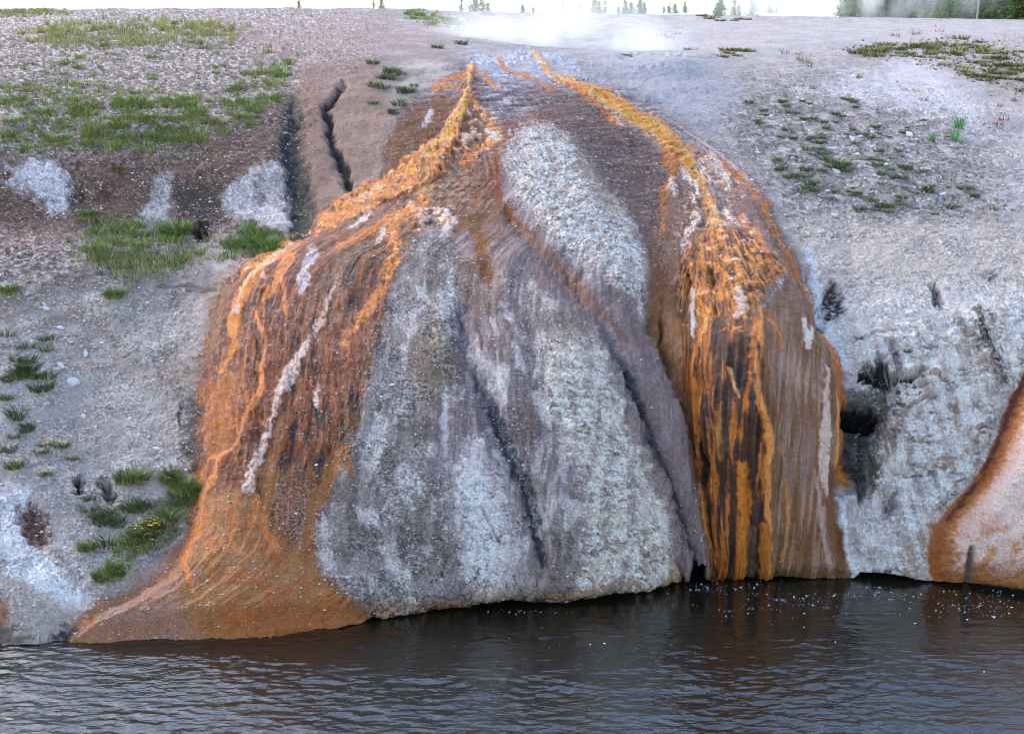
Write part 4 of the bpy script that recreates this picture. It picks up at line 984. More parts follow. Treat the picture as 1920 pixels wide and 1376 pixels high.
# ------------------------------------------------------------------ split the bank into its pieces
FLAT = PT.reshape(-1, 3); NF = NV.reshape(-1, 3); CF = C2.reshape(-1, 3); WF = WET2.ravel()
fi = (np.arange(NROW - 1)[:, None] * NC + np.arange(NC - 1)[None, :]).ravel()
quads = np.stack([fi, fi + NC, fi + NC + 1, fi + 1], 1)
fcls = cls2[:-1, :-1].ravel()
def piece(name, k, parent=None):
    q = quads[fcls == k]
    if len(q) == 0: return None
    used, inv = np.unique(q, return_inverse=True)
    o = mesh_obj(name, FLAT[used], inv.reshape(-1, 4), MT, parent, True, CF[used])
    a = o.data.attributes.new('wet', 'FLOAT', 'POINT'); a.data.foreach_set('value', WF[used].astype(np.float32))
    o.data.normals_split_custom_set_from_vertices(NF[used])
    return o
tag(piece('hillside', 0), 'pale gravelly river bank with cut bank and scree left of the mound', kind='structure')
tag(piece('plateau', 1), 'flat grey sinter plateau and pebbly slope above the cliff', kind='structure')
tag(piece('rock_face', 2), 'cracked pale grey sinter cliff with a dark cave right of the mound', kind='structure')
mound = empty('sinter_mound', (0, 15.6, 0))
tag(mound, 'huge grey domed sinter mound streaked with orange runoff standing in the river', 'mound')
inv_off = Vector((0, -15.6, 0))
for nm, k_, lb in (('crust', 3, 'lilac grey crust of the dome'), ('pebble_slope', 4, 'grey pebbly slope beside the orange fan'), ('crust_patch', 5, 'upper white crust patch'), ('crust_patch', 6, 'lower white flaking crust patch'),
                   ('mineral_sheet', 7, 'smooth lilac sheet on the right flank'), ('runoff_fan', 8, 'rust brown fan on the left'), ('apron', 9, 'tan apron at the water'), ('dripping_face', 10, 'dripping brown and golden face'),
                   ('runoff_stream', 11, 'golden stream with white lumps on the right'), ('runoff_stream', 12, 'orange stream along the left crest')):
    o = piece(nm, k_, mound)
    if o:
        o.location = inv_off; o['label'] = lb
rmound = empty('small_mound', (8, 16.2, 0))
tag(rmound, 'smaller whitish mound with an orange rim beside the cliff', 'mound')
for nm, k_ in (('crust', 13), ('orange_rim', 14)):
    o = piece(nm, k_, rmound)
    if o: o.location = (-8, -16.2, 0)

def at(u, v):
    """point and normal of the finished bank under a photo pixel"""
    j = int(np.clip(np.searchsorted(ucols, u), 1, NC - 1))
    if abs(ucols[j - 1] - u) < abs(ucols[j] - u): j -= 1
    r_ = int(np.clip(round((v - rim_u[j]) / (lip_u[j] - rim_u[j]) * (NR - 1)), 0, NR - 1))
    return Vector(PT[r_ + 4, j].tolist()), Vector(NV[r_ + 4, j].tolist())

# ------------------------------------------------------------------ far ground, river
def ground_mat():
    m, nt, bs = new_mat('haze_pale_ground')
    n1 = nd(nt, 'ShaderNodeTexNoise'); n1.inputs['Scale'].default_value = 0.3; n1.inputs['Detail'].default_value = 6
    g = nd(nt, 'ShaderNodeNewGeometry'); nt.links.new(g.outputs['Position'], n1.inputs['Vector'])
    cr_ = nd(nt, 'ShaderNodeValToRGB')
    cr_.color_ramp.elements[0].color = (0.30, 0.29, 0.2, 1); cr_.color_ramp.elements[1].color = (0.62, 0.60, 0.54, 1)  # pale tones carry the brightness of the haze over the far ground
    nt.links.new(n1.outputs[0], cr_.inputs[0]); nt.links.new(cr_.outputs[0], bs.inputs['Base Color'])
    bs.inputs['Roughness'].default_value = 0.95
    return m
gx = np.concatenate([np.linspace(-4000, -120, 14), np.linspace(-100, 140, 49), np.linspace(160, 4000, 14)])
gy = np.concatenate([np.linspace(66, 260, 50), np.linspace(280, 9000, 30)])
GXm, GYm = np.meshgrid(gx, gy)
GZ = 1.0 + 5.0 * sstep(12, 26, GXm) * sstep(78, 92, GYm) * 0.97 + 0.25 * fbm(GXm / 20, GYm / 20, 171, 3)
gv = np.stack([GXm, GYm, GZ], -1).reshape(-1, 3)
ii = (np.arange(len(gy) - 1)[:, None] * len(gx) + np.arange(len(gx) - 1)[None, :]).ravel()
tag(mesh_obj('ground', gv, np.stack([ii, ii + 1, ii + len(gx) + 1, ii + len(gx)], 1), ground_mat(), None, True), 'dry pale ground beyond the plateau, haze put into its colour', kind='structure')

def water_mat():
    m, nt, bs = new_mat('river_water')
    L = nt.links
    bs.inputs['Base Color'].default_value = (0.014, 0.011, 0.007, 1)
    bs.inputs['Roughness'].default_value = 0.04
    bs.inputs['IOR'].default_value = 1.46
    bs.inputs['Specular IOR Level'].default_value = 1.0
    g = nd(nt, 'ShaderNodeNewGeometry')
    mp = nd(nt, 'ShaderNodeMapping'); mp.inputs['Scale'].default_value = (0.55, 1.0, 1.0)
    L.new(g.outputs['Position'], mp.inputs['Vector'])
    n1 = nd(nt, 'ShaderNodeTexNoise'); n1.inputs['Scale'].default_value = 9; n1.inputs['Detail'].default_value = 4; n1.inputs['Roughness'].default_value = 0.55
    n2 = nd(nt, 'ShaderNodeTexNoise'); n2.inputs['Scale'].default_value = 34; n2.inputs['Detail'].default_value = 2
    L.new(mp.outputs[0], n1.inputs['Vector']); L.new(mp.outputs[0], n2.inputs['Vector'])
    hs = math_n(nt, 'MULTIPLY_ADD', n2.outputs[0], 0.22, n1.outputs[0])
    bp = nd(nt, 'ShaderNodeBump'); bp.inputs['Distance'].default_value = 0.06
    sx = nd(nt, 'ShaderNodeSeparateXYZ'); L.new(g.outputs['Position'], sx.inputs[0])
    mr = nd(nt, 'ShaderNodeMapRange'); mr.inputs[1].default_value = 16.4; mr.inputs[2].default_value = 13.6; mr.inputs[3].default_value = 0.10; mr.inputs[4].default_value = 0.28
    L.new(sx.outputs[1], mr.inputs[0]); L.new(mr.outputs[0], bp.inputs['Strength'])
    L.new(hs, bp.inputs['Height']); L.new(bp.outputs[0], bs.inputs['Normal'])
    return m
wx_ = np.concatenate([np.linspace(-80, -9, 20), np.arange(-8.8, 8.81, 0.04), np.linspace(9, 80, 20)])
wy_ = np.concatenate([np.linspace(-30, 10.5, 20), np.arange(10.7, 17.6, 0.02), np.linspace(17.7, 22, 4)])
WXm, WYm = np.meshgrid(wx_, wy_)
amp = 0.35 + 0.65 * sstep(16.2, 13.8, WYm)
dense = (np.abs(WXm) < 8.8) & (WYm > 10.6) & (WYm < 17.6)
def crest(lx, ly, sd, skew):
    n_ = fbm(WXm / lx + skew * WYm / lx, WYm / ly, sd, 2, 0.4)
    return 0.5 - np.sqrt(np.abs(n_) + 0.02) * 0.9
amp = 0.22 + 0.78 * sstep(15.9, 13.9, WYm + 0.5 * fbm(WXm / 2.5, WYm / 1.2, 180, 2))
amp = amp * (0.35 + 0.9 * np.clip(0.5 + 0.9 * fbm(WXm / 1.7, WYm / 0.7, 179, 3), 0, 1))
WZ = amp * (0.022 * fbm(WXm / 1.1 + 0.3 * WYm, WYm / 0.5, 181, 2) + 0.026 * crest(0.42, 0.21, 185, 0.15) + 0.018 * crest(0.20, 0.10, 187, -0.2) + 0.008 * crest(0.11, 0.06, 189, 0.3)) * dense
wv_ = np.stack([WXm, WYm, WZ], -1).reshape(-1, 3)
ii = (np.arange(len(wy_) - 1)[:, None] * len(wx_) + np.arange(len(wx_) - 1)[None, :]).ravel()
tag(mesh_obj('river', wv_, np.stack([ii, ii + 1, ii + len(wx_) + 1, ii + len(wx_)], 1), water_mat(), None, True), 'dark rippled river in front of the mound', kind='structure')

# foam specks drifting under the dripping face
def join_lumps(n_pts, unit_v, unit_f, pos, scale, rot, cols):
    """n copies of one small shape in one mesh; pos (n,3), scale (n,3), rot (n,) about z plus random tilt"""
    n_ = len(pos); nv = len(unit_v)
    c, s = np.cos(rot)[:, None], np.sin(rot)[:, None]
    v = unit_v[None] * scale[:, None, :]
    x = v[..., 0] * c - v[..., 1] * s; y = v[..., 0] * s + v[..., 1] * c
    v = np.stack([x, y, v[..., 2]], -1) + pos[:, None, :]
    f = unit_f[None] + (np.arange(n_) * nv)[:, None, None]
    return v.reshape(-1, 3), f.reshape(-1, 3), np.repeat(cols, nv, 0)
OCT_V = np.array([(1, 0, 0), (0, 1, 0), (-1, 0, 0), (0, -1, 0), (0, 0, 1), (0, 0, -0.6)], float)
OCT_F = np.array([(0, 1, 4), (1, 2, 4), (2, 3, 4), (3, 0, 4), (1, 0, 5), (2, 1, 5), (3, 2, 5), (0, 3, 5)])
def water_pt(u, v):
    x, dy, dz = ray(u, v); k_ = -H / dz
    return np.array([x * k_, dy * k_, 0.0])
fp = []
def foam_cluster(n_, u0, v0, su, sv):
    for _ in range(n_):
        fp.append((rng.normal(u0, su), rng.normal(v0, sv)))
foam_cluster(70, 1360, 1103, 50, 6); foam_cluster(60, 1480, 1130, 50, 22); foam_cluster(50, 1640, 1117, 50, 4); foam_cluster(110, 1840, 1135, 45, 14); foam_cluster(60, 1760, 1140, 90, 20)
foam_cluster(40, 1000, 1146, 40, 3); foam_cluster(12, 1040, 1190, 60, 14); foam_cluster(14, 900, 1270, 400, 50)
for _ in range(26):
    a_, b_ = rng.uniform(1280, 1900), rng.uniform(1098, 1160)
    foam_cluster(int(rng.integers(4, 12)), a_, b_, 14, 1.2)
pos = np.array([water_pt(u, v) for u, v in fp]); pos[:, 2] += 0.008
keep = np.array([v > np.interp(u, ucols, wat_u) + 5 for u, v in fp])
pos = pos[keep]
sz = rng.uniform(0.003, 0.010, len(pos)) * (0.6 + 0.8 * (rng.random(len(pos)) > 0.8))
sc = np.stack([sz * 1.5, sz, sz * 0.7], -1)
v_, f_, c_ = join_lumps(len(pos), OCT_V, OCT_F, pos, sc, rng.uniform(0, 6.28, len(pos)), np.tile(lin(228, 230, 236), (len(pos), 1)))
tag(mesh_obj('foam', v_, f_, M_FOAM, None, True, c_), 'white foam bubbles drifting below the dripping face', kind='stuff')

# ------------------------------------------------------------------ gravel (too many to count) and single stones
gm = np.clip(pb * 1.0 - LUMP - FALL * 0.6, 0, 1) * (V > 85) * (FB > 0.38)
gm = gm + 0.05 * FANL * (FC > 0.62) + 0.12 * MOUND * (1 - FALL)
flat = gm.ravel() / gm.sum()
idx = rng.choice(flat.size, 80000, replace=False, p=flat)
gpos = (PT[4:4 + NR].reshape(-1, 3))[idx].astype(float)
gsz = np.exp(rng.normal(-5.0, 0.5, len(idx)))
gsz = np.clip(gsz, 0.003, 0.026)
gcol = lin(200, 196, 196)[None] * rng.uniform(0.4, 1.3, (len(idx), 1)) * np.array([1.0, 0.985, 0.97])
gcol = 0.75 * gcol + 0.25 * C.reshape(-1, 3)[idx]
onfan = FANL.ravel()[idx] > 0.5
gcol[onfan] = gcol[onfan] * 0.5 + 0.5 * lin(205, 190, 180)
gsc = np.stack([gsz * rng.uniform(0.8, 1.5, len(idx)), gsz, gsz * rng.uniform(0.5, 0.9, len(idx))], -1)
rub = (np.clip(poly([(-500, 520), (330, 520), (380, 620), (340, 1000), (180, 1120), (-500, 1200)], 60, 2) + 0.9 * poly([(1330, 240), (1480, 140), (1900, 200), (2000, 430), (1480, 430)], 60, 2)
       + 0.8 * lm * (V > 90), 0, 1) * sstep(0.42, 0.6, FB)).ravel()
idr = rng.choice(rub.size, 7000, replace=False, p=rub / rub.sum())
gpos = np.concatenate([gpos, (PT[4:4 + NR].reshape(-1, 3))[idr].astype(float)])
gsz = np.concatenate([gsz, np.clip(np.exp(rng.normal(-4.15, 0.35, len(idr))), 0.008, 0.032)])
cr_ = lin(205, 199, 197)[None] * rng.uniform(0.55, 1.2, (len(idr), 1)) * np.array([1.02, 0.985, 0.93])
gcol = np.concatenate([gcol, cr_])
idx = np.concatenate([idx, idr])
gsc = np.stack([gsz * rng.uniform(0.8, 1.5, len(idx)), gsz, gsz * rng.uniform(0.35, 0.8, len(idx))], -1)
v_, f_, c_ = join_lumps(len(idx), OCT_V + rng.uniform(-0.15, 0.15, OCT_V.shape), OCT_F, gpos, gsc, rng.uniform(0, 6.28, len(idx)), np.clip(gcol, 0.03, 0.8))
tag(mesh_obj('gravel', v_, f_, M_STONE, None, False, c_), 'loose pale gravel strewn over the bank and mound', kind='stuff')

def stone_mesh(seed, flatness):
    r_ = np.random.default_rng(seed)
    import bmesh
    bm = bmesh.new()
    bmesh.ops.create_icosphere(bm, subdivisions=2, radius=1)
    vs_ = np.array([v.co[:] for v in bm.verts])
    fs_ = np.array([[v.index for v in f.verts] for f in bm.faces])
    bm.free()
    for _ in range(7):                                   # chop facets
        n_ = r_.normal(size=3); n_ /= np.linalg.norm(n_); d_ = r_.uniform(0.45, 0.8)
        k_ = vs_ @ n_ - d_
        vs_ = vs_ - np.clip(k_, 0, 9)[:, None] * n_
    vs_ *= np.array([1, r_.uniform(0.55, 0.8), flatness])
    col = lin(216, 212, 212) * r_.uniform(0.9, 1.05)
    o = mesh_obj('stone', vs_, fs_, M_STONE, None, False, np.tile(col, (len(vs_), 1)))
    return o
protos = [stone_mesh(s, f) for s, f in ((1, 0.35), (2, 0.45), (3, 0.28), (4, 0.6))]
used_proto = [False] * 4
def put_stone(u, v, w, label, group, k_=None, ang=None):
    k_ = random.randrange(4) if k_ is None else k_
    o = protos[k_] if not used_proto[k_] else protos[k_].copy()
    if used_proto[k_]: COL.objects.link(o)
    used_proto[k_] = True
    p, n = at(u, v)
    r_ = w * 0.5 * (p.y / math.cos(PITCH)) / F
    o.location = p + n * r_ * 0.12
    q_ = n.to_track_quat('Z', 'Y')
    o.rotation_mode = 'QUATERNION'
    o.rotation_quaternion = q_ @ Matrix.Rotation(random.uniform(0, 6.28) if ang is None else ang, 3, 'Z').to_quaternion()
    o.scale = (r_, r_, r_)
    if label in (LR, LL):
        label = label + (', upper ' if v < (300 if label == LR else 780) else ', lower ') + ('left' if u < (1560 if label == LR else 110) else 'middle' if u < (1700 if label == LR else 220) else 'right')
        if w < 9.5: label = 'small ' + label
    tag(o, label, 'stone', group)
GR = 'pale stones on the right slope'; GL = 'pale stones on the left scree'
LR = 'pale angular stone on the gravel slope above the cliff'; LL = 'pale flat stone on the scree left of the mound'
for u, v, w, lb in [(1565, 321, 26, 'broad white flat stone in the middle of the right gravel slope'), (1598, 261, 20, 'left stone of a row of four along a crack on the right slope'), (1614, 259, 16, None), (1634, 251, 16, None), (1705, 256, 26, 'long white slab lying highest on the right slope'),
                    (1660, 300, 18, None), (1661, 311, 14, None), (1499, 281, 14, None), (1561, 278, 12, None), (1507, 231, 14, None), (1487, 298, 12, None), (1517, 311, 10, None), (1608, 288, 10, None), (1553, 360, 14, None),
                    (1566, 406, 18, None), (1601, 447, 14, None), (1768, 366, 14, None), (1716, 351, 12, None), (1420, 284, 10, None), (1547, 251, 10, None), (1505, 190, 14, None), (1711, 273, 10, None), (1480, 330, 10, None),
                    (1640, 330, 12, None), (1590, 345, 10, None), (1690, 330, 11, None), (1740, 320, 10, None), (1650, 380, 12, None), (1540, 390, 9, None), (1620, 220, 11, None), (1445, 215, 10, None), (1390, 215, 9, None)]:
    put_stone(u, v, w * random.uniform(0.9, 1.1), lb or LR, GR)
for u, v, w, lb in [(115, 689, 22, 'squarish white stone half way down the left scree'), (134, 719, 30, 'largest long white slab on the left scree'), (147, 702, 14, None), (114, 614, 18, None), (160, 662, 22, None), (242, 786, 12, None), (278, 819, 14, None), (294, 841, 18, 'white stone near the foot of the left scree beside the dark bank'),
                    (159, 783, 14, None), (261, 815, 10, None), (87, 580, 20, None), (60, 640, 12, None), (190, 640, 10, None), (220, 700, 10, None), (40, 740, 12, None), (90, 760, 11, None), (120, 800, 10, None), (200, 830, 11, None),
                    (70, 850, 10, None), (150, 860, 12, None), (260, 880, 11, None), (180, 960, 10, None), (240, 990, 11, None), (300, 950, 10, None), (140, 960, 9, None), (110, 930, 9, None), (220, 1080, 10, None), (95, 1090, 10, None), (370, 512, 9, None), (325, 650, 9, None)]:
    put_stone(u, v, w * random.uniform(0.9, 1.1), lb or LL, GL)
for _ in range(46):
    put_stone(random.uniform(10, 330), random.uniform(560, 1060), random.uniform(5, 9), LL, GL)
for _ in range(50):
    put_stone(random.uniform(1390, 1850), random.uniform(190, 420), random.uniform(5, 9), LR, GR)
GM = 'pale stones stuck on the mound'
for u, v, w in [(822, 430, 11), (780, 470, 10), (812, 460, 12), (768, 540, 9), (846, 395, 8), (900, 300, 8), (760, 620, 9), (720, 760, 10), (738, 740, 12), (700, 880, 9), (560, 970, 8), (600, 880, 8), (832, 302, 9)]:
    put_stone(u, v, w, 'small pale stone stuck to the crust of the big mound', GM)
put_stone(1596, 643, 9, 'white pebble on the orange right edge of the mound', GM, 1)

# ------------------------------------------------------------------ plants
def blades(n_, h, spread, lean, pal, seed, segs=3, w=0.006):
    r_ = np.random.default_rng(seed)
    V_, F_, C_ = [], [], []
    for b in range(n_):
        a = r_.uniform(0, 2 * np.pi); rad = spread * math.sqrt(r_.random())
        x0, y0 = rad * math.cos(a), rad * math.sin(a)
        out = r_.normal(0, 0.5) + a
        ln = h * r_.uniform(0.5, 1.1); le = lean * r_.uniform(0.3, 1.3)
        dx, dy = math.cos(out), math.sin(out)
        px_, py_ = -dy, dx
        if r_.random() < 0.5: px_, py_ = 1.0, 0.0
        base = len(V_); c = np.array(pal[r_.integers(len(pal))]) * r_.uniform(0.7, 1.3)
        ww = w * r_.uniform(0.6, 1.3)
        for s in range(segs):
            t = s / segs
            bx = x0 + dx * ln * le * t * t; by = y0 + dy * ln * le * t * t; bz = ln * t * (1 - 0.25 * le * t) - 0.01
            wd = ww * (1 - 0.7 * t)
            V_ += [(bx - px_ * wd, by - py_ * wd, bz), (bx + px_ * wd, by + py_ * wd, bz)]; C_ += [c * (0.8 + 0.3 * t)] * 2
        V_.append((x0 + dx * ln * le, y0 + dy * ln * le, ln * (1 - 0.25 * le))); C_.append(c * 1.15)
        for s in range(segs - 1):
            k_ = base + 2 * s
            F_ += [(k_, k_ + 1, k_ + 3), (k_, k_ + 3, k_ + 2)]
        k_ = base + 2 * (segs - 1)
        F_.append((k_, k_ + 1, k_ + 2))
    return np.array(V_), np.array(F_), np.array(C_)
GRN = [lin(112, 140, 56), lin(92, 126, 46), lin(136, 152, 70), lin(78, 108, 44), lin(150, 148, 84)]
OLV = [lin(140, 138, 66), lin(158, 150, 84), lin(120, 126, 58), lin(176, 164, 108)]
DRK = [lin(86, 104, 60), lin(104, 112, 72), lin(72, 86, 52), lin(120, 112, 84)]
STRAW = [lin(168, 150, 112), lin(186, 172, 140), lin(146, 126, 92)]
BRN = [lin(120, 108, 66), lin(98, 84, 56), lin(110, 116, 60), lin(134, 112, 80)]
LAMP = [lin(132, 148, 60), lin(150, 160, 70)]
def bloom_mesh(n_, h, spread, col, seed, size=0.014):
    r_ = np.random.default_rng(seed)
    a = r_.uniform(0, 6.28, n_); rad = spread * np.sqrt(r_.random(n_))
    pos = np.stack([rad * np.cos(a), rad * np.sin(a), h * r_.uniform(0.75, 1.15, n_)], -1)
    sc = np.full((n_, 3), size) * r_.uniform(0.7, 1.2, (n_, 1)) * np.array([1, 1, 0.6])
    return join_lumps(n_, OCT_V, OCT_F, pos, sc, a, np.tile(col, (n_, 1)))
def part_stuff(*a):
    o = mesh_obj(*a); o['kind'] = 'stuff'
    return o
def proto_tuft(kind, name, pal, n_, h, spread, lean, seed, bloom=None, w=0.006, straw=0):
    root = empty(name)
    v, f, c = blades(n_, h, spread, lean, pal, seed, 3, w)
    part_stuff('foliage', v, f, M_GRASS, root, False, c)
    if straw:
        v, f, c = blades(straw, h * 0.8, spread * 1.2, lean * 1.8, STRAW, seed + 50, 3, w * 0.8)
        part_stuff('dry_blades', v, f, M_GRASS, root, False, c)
    if bloom is not None:
        v, f, c = bloom_mesh(bloom[0], h, spread, bloom[1], seed + 9, bloom[2])
        part_stuff('blossom', v, f, M_BLOOM, root, False, c)
    return [root, False]
YB = lin(236, 190, 40); VB = lin(96, 96, 190); RB = lin(120, 60, 60)
PT_ = {
    'green': [proto_tuft('g', 'grass_tuft', GRN, 80, 0.20, 0.12, 0.7, s, None, 0.005, 34) for s in (1, 2, 3)],
    'flower': [proto_tuft('g', 'flowering_tuft', GRN, 70, 0.18, 0.12, 0.7, s, (7, YB, 0.010), 0.005, 36) for s in (11, 12)] + [proto_tuft('g', 'flowering_tuft', GRN, 80, 0.18, 0.11, 0.6, 13, (4, VB, 0.012), 0.007, 16)],
    'olive': [proto_tuft('g', 'grass_tuft', OLV, 80, 0.34, 0.14, 0.6, s, None, 0.006) for s in (21, 22)],
    'dark': [proto_tuft('g', 'low_plant', DRK, 70, 0.11, 0.08, 0.8, s, None, 0.007) for s in (31, 32, 33)],
    'yellow': [proto_tuft('g', 'yellow_flowers', DRK, 24, 0.14, 0.06, 0.7, s, (9, YB, 0.012), 0.004) for s in (41, 42)],
    'rush': [proto_tuft('g', 'rush_clump', [lin(70, 130, 60), lin(90, 150, 70)], 40, 0.42, 0.07, 0.35, s, None, 0.006) for s in (51, 52)],
    'moss': [proto_tuft('g', 'cushion_plant', BRN + [lin(120, 124, 50)], 60, 0.10, 0.14, 0.9, s, None, 0.012) for s in (61, 62, 63)],
    'red': [proto_tuft('g', 'red_weed', [lin(128, 62, 60), lin(150, 90, 70)], 26, 0.16, 0.10, 0.6, s, (10, lin(140, 66, 62), 0.014), 0.004) for s in (71,)],
    'bush': [proto_tuft('g', 'leafy_bush', GRN + DRK, 260, 0.30, 0.17, 0.7, s, None, 0.010, 60) for s in (81, 82)],
    'ybush': [proto_tuft('g', 'yellow_bush', [lin(96, 108, 48), lin(74, 84, 40), lin(128, 116, 62)], 140, 0.16, 0.15, 0.8, s, (26, YB, 0.013), 0.008, 20) for s in (91, 92)],
}
SEEN = {}
def put_plant(kind, u, v, px_h, label, group, cat):
    ent = random.choice(PT_[kind])
    root = ent[0]
    o = root if not ent[1] else copy_tree(root)
    ent[1] = True
    p, n = at(u, v)
    if label in SEEN:
        SEEN[label] += 1
    else: SEEN[label] = 1
    hgt = {'green': 0.2, 'flower': 0.18, 'olive': 0.34, 'dark': 0.11, 'yellow': 0.14, 'rush': 0.42, 'moss': 0.10, 'red': 0.16, 'bush': 0.30, 'ybush': 0.16}[kind]
    if kind in ('green', 'flower', 'olive', 'bush', 'ybush'): px_h *= 0.72
    s = px_h * (p.y / math.cos(PITCH)) / F / hgt
    o.location = p
    o.rotation_euler = (0, 0, random.uniform(0, 6.28))
    o.scale = (s * 1.35, s * 1.35, s)
    tag(o, label, cat, group)
def scatter(kind, n_, poly_pts, h0, h1, label, group, cat, clump=0.0):
    xs = [p[0] for p in poly_pts]; ys = [p[1] for p in poly_pts]
    k_ = 0; tries = 0
    while k_ < n_ and tries < n_ * 60:
        tries += 1
        u = random.uniform(min(xs), max(xs)); v = random.uniform(min(ys), max(ys))
        ins = False
        for a, b in zip(poly_pts, poly_pts[1:] + poly_pts[:1]):
            if (a[1] > v) != (b[1] > v) and u < (b[0] - a[0]) * (v - a[1]) / (b[1] - a[1]) + a[0]: ins = not ins
        if not ins: continue
        if clump and fbm(np.array([u / 34]), np.array([v / 17]), 191, 3)[0] < clump: continue
        u += random.gauss(0, 10); v += random.gauss(0, 3); hp = random.uniform(h0, h1)
        lb_ = label
        if n_ > 5:
            fx = (u - min(xs)) / (max(xs) - min(xs)); fy = (v - min(ys)) / (max(ys) - min(ys))
            lb_ = ('tall ' if hp > h0 + 0.66 * (h1 - h0) else 'short ' if hp < h0 + 0.33 * (h1 - h0) else 'middling ') + label + ', ' + ('upper' if fy < 0.34 else 'lower' if fy > 0.67 else 'mid') + ' ' + ('left' if fx < 0.34 else 'centre' if fx < 0.67 else 'right')
        put_plant(kind, u, v, hp, lb_, group, cat); k_ += 1

def scatter_many(name, kind_blades, n_, poly_pts, hpx, pal, label, clump, w=0.006, nb=14):
    """uncountable grass: blades of many tufts in one mesh"""
    xs = [p[0] for p in poly_pts]; ys = [p[1] for p in poly_pts]
    vs_, fs_, cs_ = [], [], []; off = 0; k_ = 0; tries = 0
    base = [blades(nb, 1.0, 0.45, 0.6, pal, 300 + s, 2, w) for s in range(8)]
    while k_ < n_ and tries < n_ * 60:
        tries += 1
        u = random.uniform(min(xs), max(xs)); v = random.uniform(min(ys), max(ys))
        ins = False
        for a, b in zip(poly_pts, poly_pts[1:] + poly_pts[:1]):
            if (a[1] > v) != (b[1] > v) and u < (b[0] - a[0]) * (v - a[1]) / (b[1] - a[1]) + a[0]: ins = not ins
        if not ins: continue
        if fbm(np.array([u / 34]), np.array([v / 17]), 191, 3)[0] < clump: continue
        u += random.gauss(0, 14); v += random.gauss(0, 3.5)
        p, n = at(u, v)
        s = 0.72 * random.uniform(*hpx) * (p.y / math.cos(PITCH)) / F
        bv, bf, bc = base[random.randrange(8)]
        a = random.uniform(0, 6.28); c_, s_ = math.cos(a), math.sin(a)
        q = bv * s
        q = np.stack([q[:, 0] * c_ - q[:, 1] * s_, q[:, 0] * s_ + q[:, 1] * c_, q[:, 2]], -1) + np.array(p)
        vs_.append(q); fs_.append(bf + off); cs_.append(bc * random.uniform(0.8, 1.2)); off += len(bv); k_ += 1
    return np.concatenate(vs_), np.concatenate(fs_), np.concatenate(cs_)

# left hill
scatter('green', 46, [(0, 165), (90, 150), (140, 200), (230, 170), (330, 170), (420, 190), (430, 240), (330, 280), (150, 280), (0, 285)], 16, 28, 'bright green tuft in the thick band across the left hill', 'grass tufts in the green band of the left hill', 'grass tuft', -0.15)
scatter('flower', 46, [(0, 185), (110, 190), (230, 190), (340, 180), (400, 200), (380, 270), (200, 275), (0, 260)], 16, 26, 'flower-dotted tuft in the thick green band of the left hill', 'flowering tufts in the green band of the left hill', 'grass tuft', -0.1)
scatter('green', 32, [(430, 180), (470, 130), (520, 100), (570, 115), (510, 200), (450, 240)], 12, 24, 'green tuft on the brow left of the dry gully', 'grass tufts beside the dry gully', 'grass tuft', -0.2)
scatter('green', 22, [(10, 100), (400, 80), (430, 150), (250, 150), (60, 150)], 9, 18, 'small lone green tuft on the pebbly upper left hill', 'lone tufts on the upper left hill', 'grass tuft')
scatter('olive', 40, [(70, 62), (160, 44), (300, 42), (420, 52), (400, 74), (180, 78), (80, 80)], 16, 26, 'olive yellow meadow tuft near the top left skyline', 'meadow grass tufts at the top left', 'grass tuft')
scatter('green', 24, [(130, 440), (200, 410), (300, 420), (360, 450), (400, 480), (300, 500), (180, 500)], 20, 34, 'green grass tuft on the ledge under the cut bank', 'grass tufts on the ledge under the cut bank', 'grass tuft')
scatter('green', 12, [(440, 450), (470, 425), (520, 440), (500, 465), (420, 485)], 20, 34, 'dark green tuft on the ledge at the orange stream', 'grass tufts beside the orange stream', 'grass tuft')
put_plant('bush', 215, 560, 30, 'lone dark green grass clump below the ledge on the left scree', None, 'grass clump')
put_plant('bush', 20, 555, 26, 'dark green clump at the left edge below the cut bank', None, 'grass clump')
put_plant('bush', 222, 322, 18, 'small green clump above the white cut bank patches', None, 'grass clump')
put_plant('bush', 330, 440, 44, 'straw coloured grass mop beside the small dark den', None, 'grass clump')
put_plant('bush', 165, 408, 22, 'small green clump at the left end of the ledge', None, 'grass clump')
scatter('bush', 7, [(235, 1030), (290, 980), (318, 960), (310, 990), (260, 1050)], 26, 40, 'lush green clump on the diagonal row beside the orange apron', 'green clumps beside the orange apron', 'shrub')
scatter('bush', 6, [(185, 1085), (225, 1065), (235, 1075), (200, 1090)], 16, 26, 'low green clump at the foot of the left scree', 'green clumps at the foot of the scree', 'shrub')
put_plant('ybush', 272, 1000, 34, 'green bush topped with yellow flowers beside the orange apron', None, 'shrub')
put_plant('bush', 240, 905, 40, 'tangled grey green shrub on the lower left scree', None, 'shrub')
put_plant('bush', 265, 900, 30, 'green leafed shrub against the lower left scree path', None, 'shrub')
put_plant('bush', 165, 1035, 28, 'green clump alone on the scree near the red hollow', None, 'shrub')
scatter('bush', 6, [(320, 900), (350, 880), (350, 940), (325, 960)], 24, 36, 'green shrub at the left edge of the orange fan', 'shrubs at the edge of the orange fan', 'shrub')
scatter('ybush', 6, [(40, 840), (130, 820), (170, 870), (90, 890), (0, 900)], 13, 22, 'low brown green bush dotted with yellow flowers on the left scree', 'yellow flowering bushes on the scree', 'shrub')
scatter('dark', 26, [(0, 620), (100, 620), (130, 780), (60, 800), (0, 900)], 10, 20, 'small dark green plant on the far left scree', 'small plants on the left scree', 'plant')
scatter('dark', 20, [(150, 930), (300, 880), (330, 930), (230, 1040), (160, 1000)], 12, 24, 'small green plant on the lower left scree', 'small plants on the lower scree', 'plant')
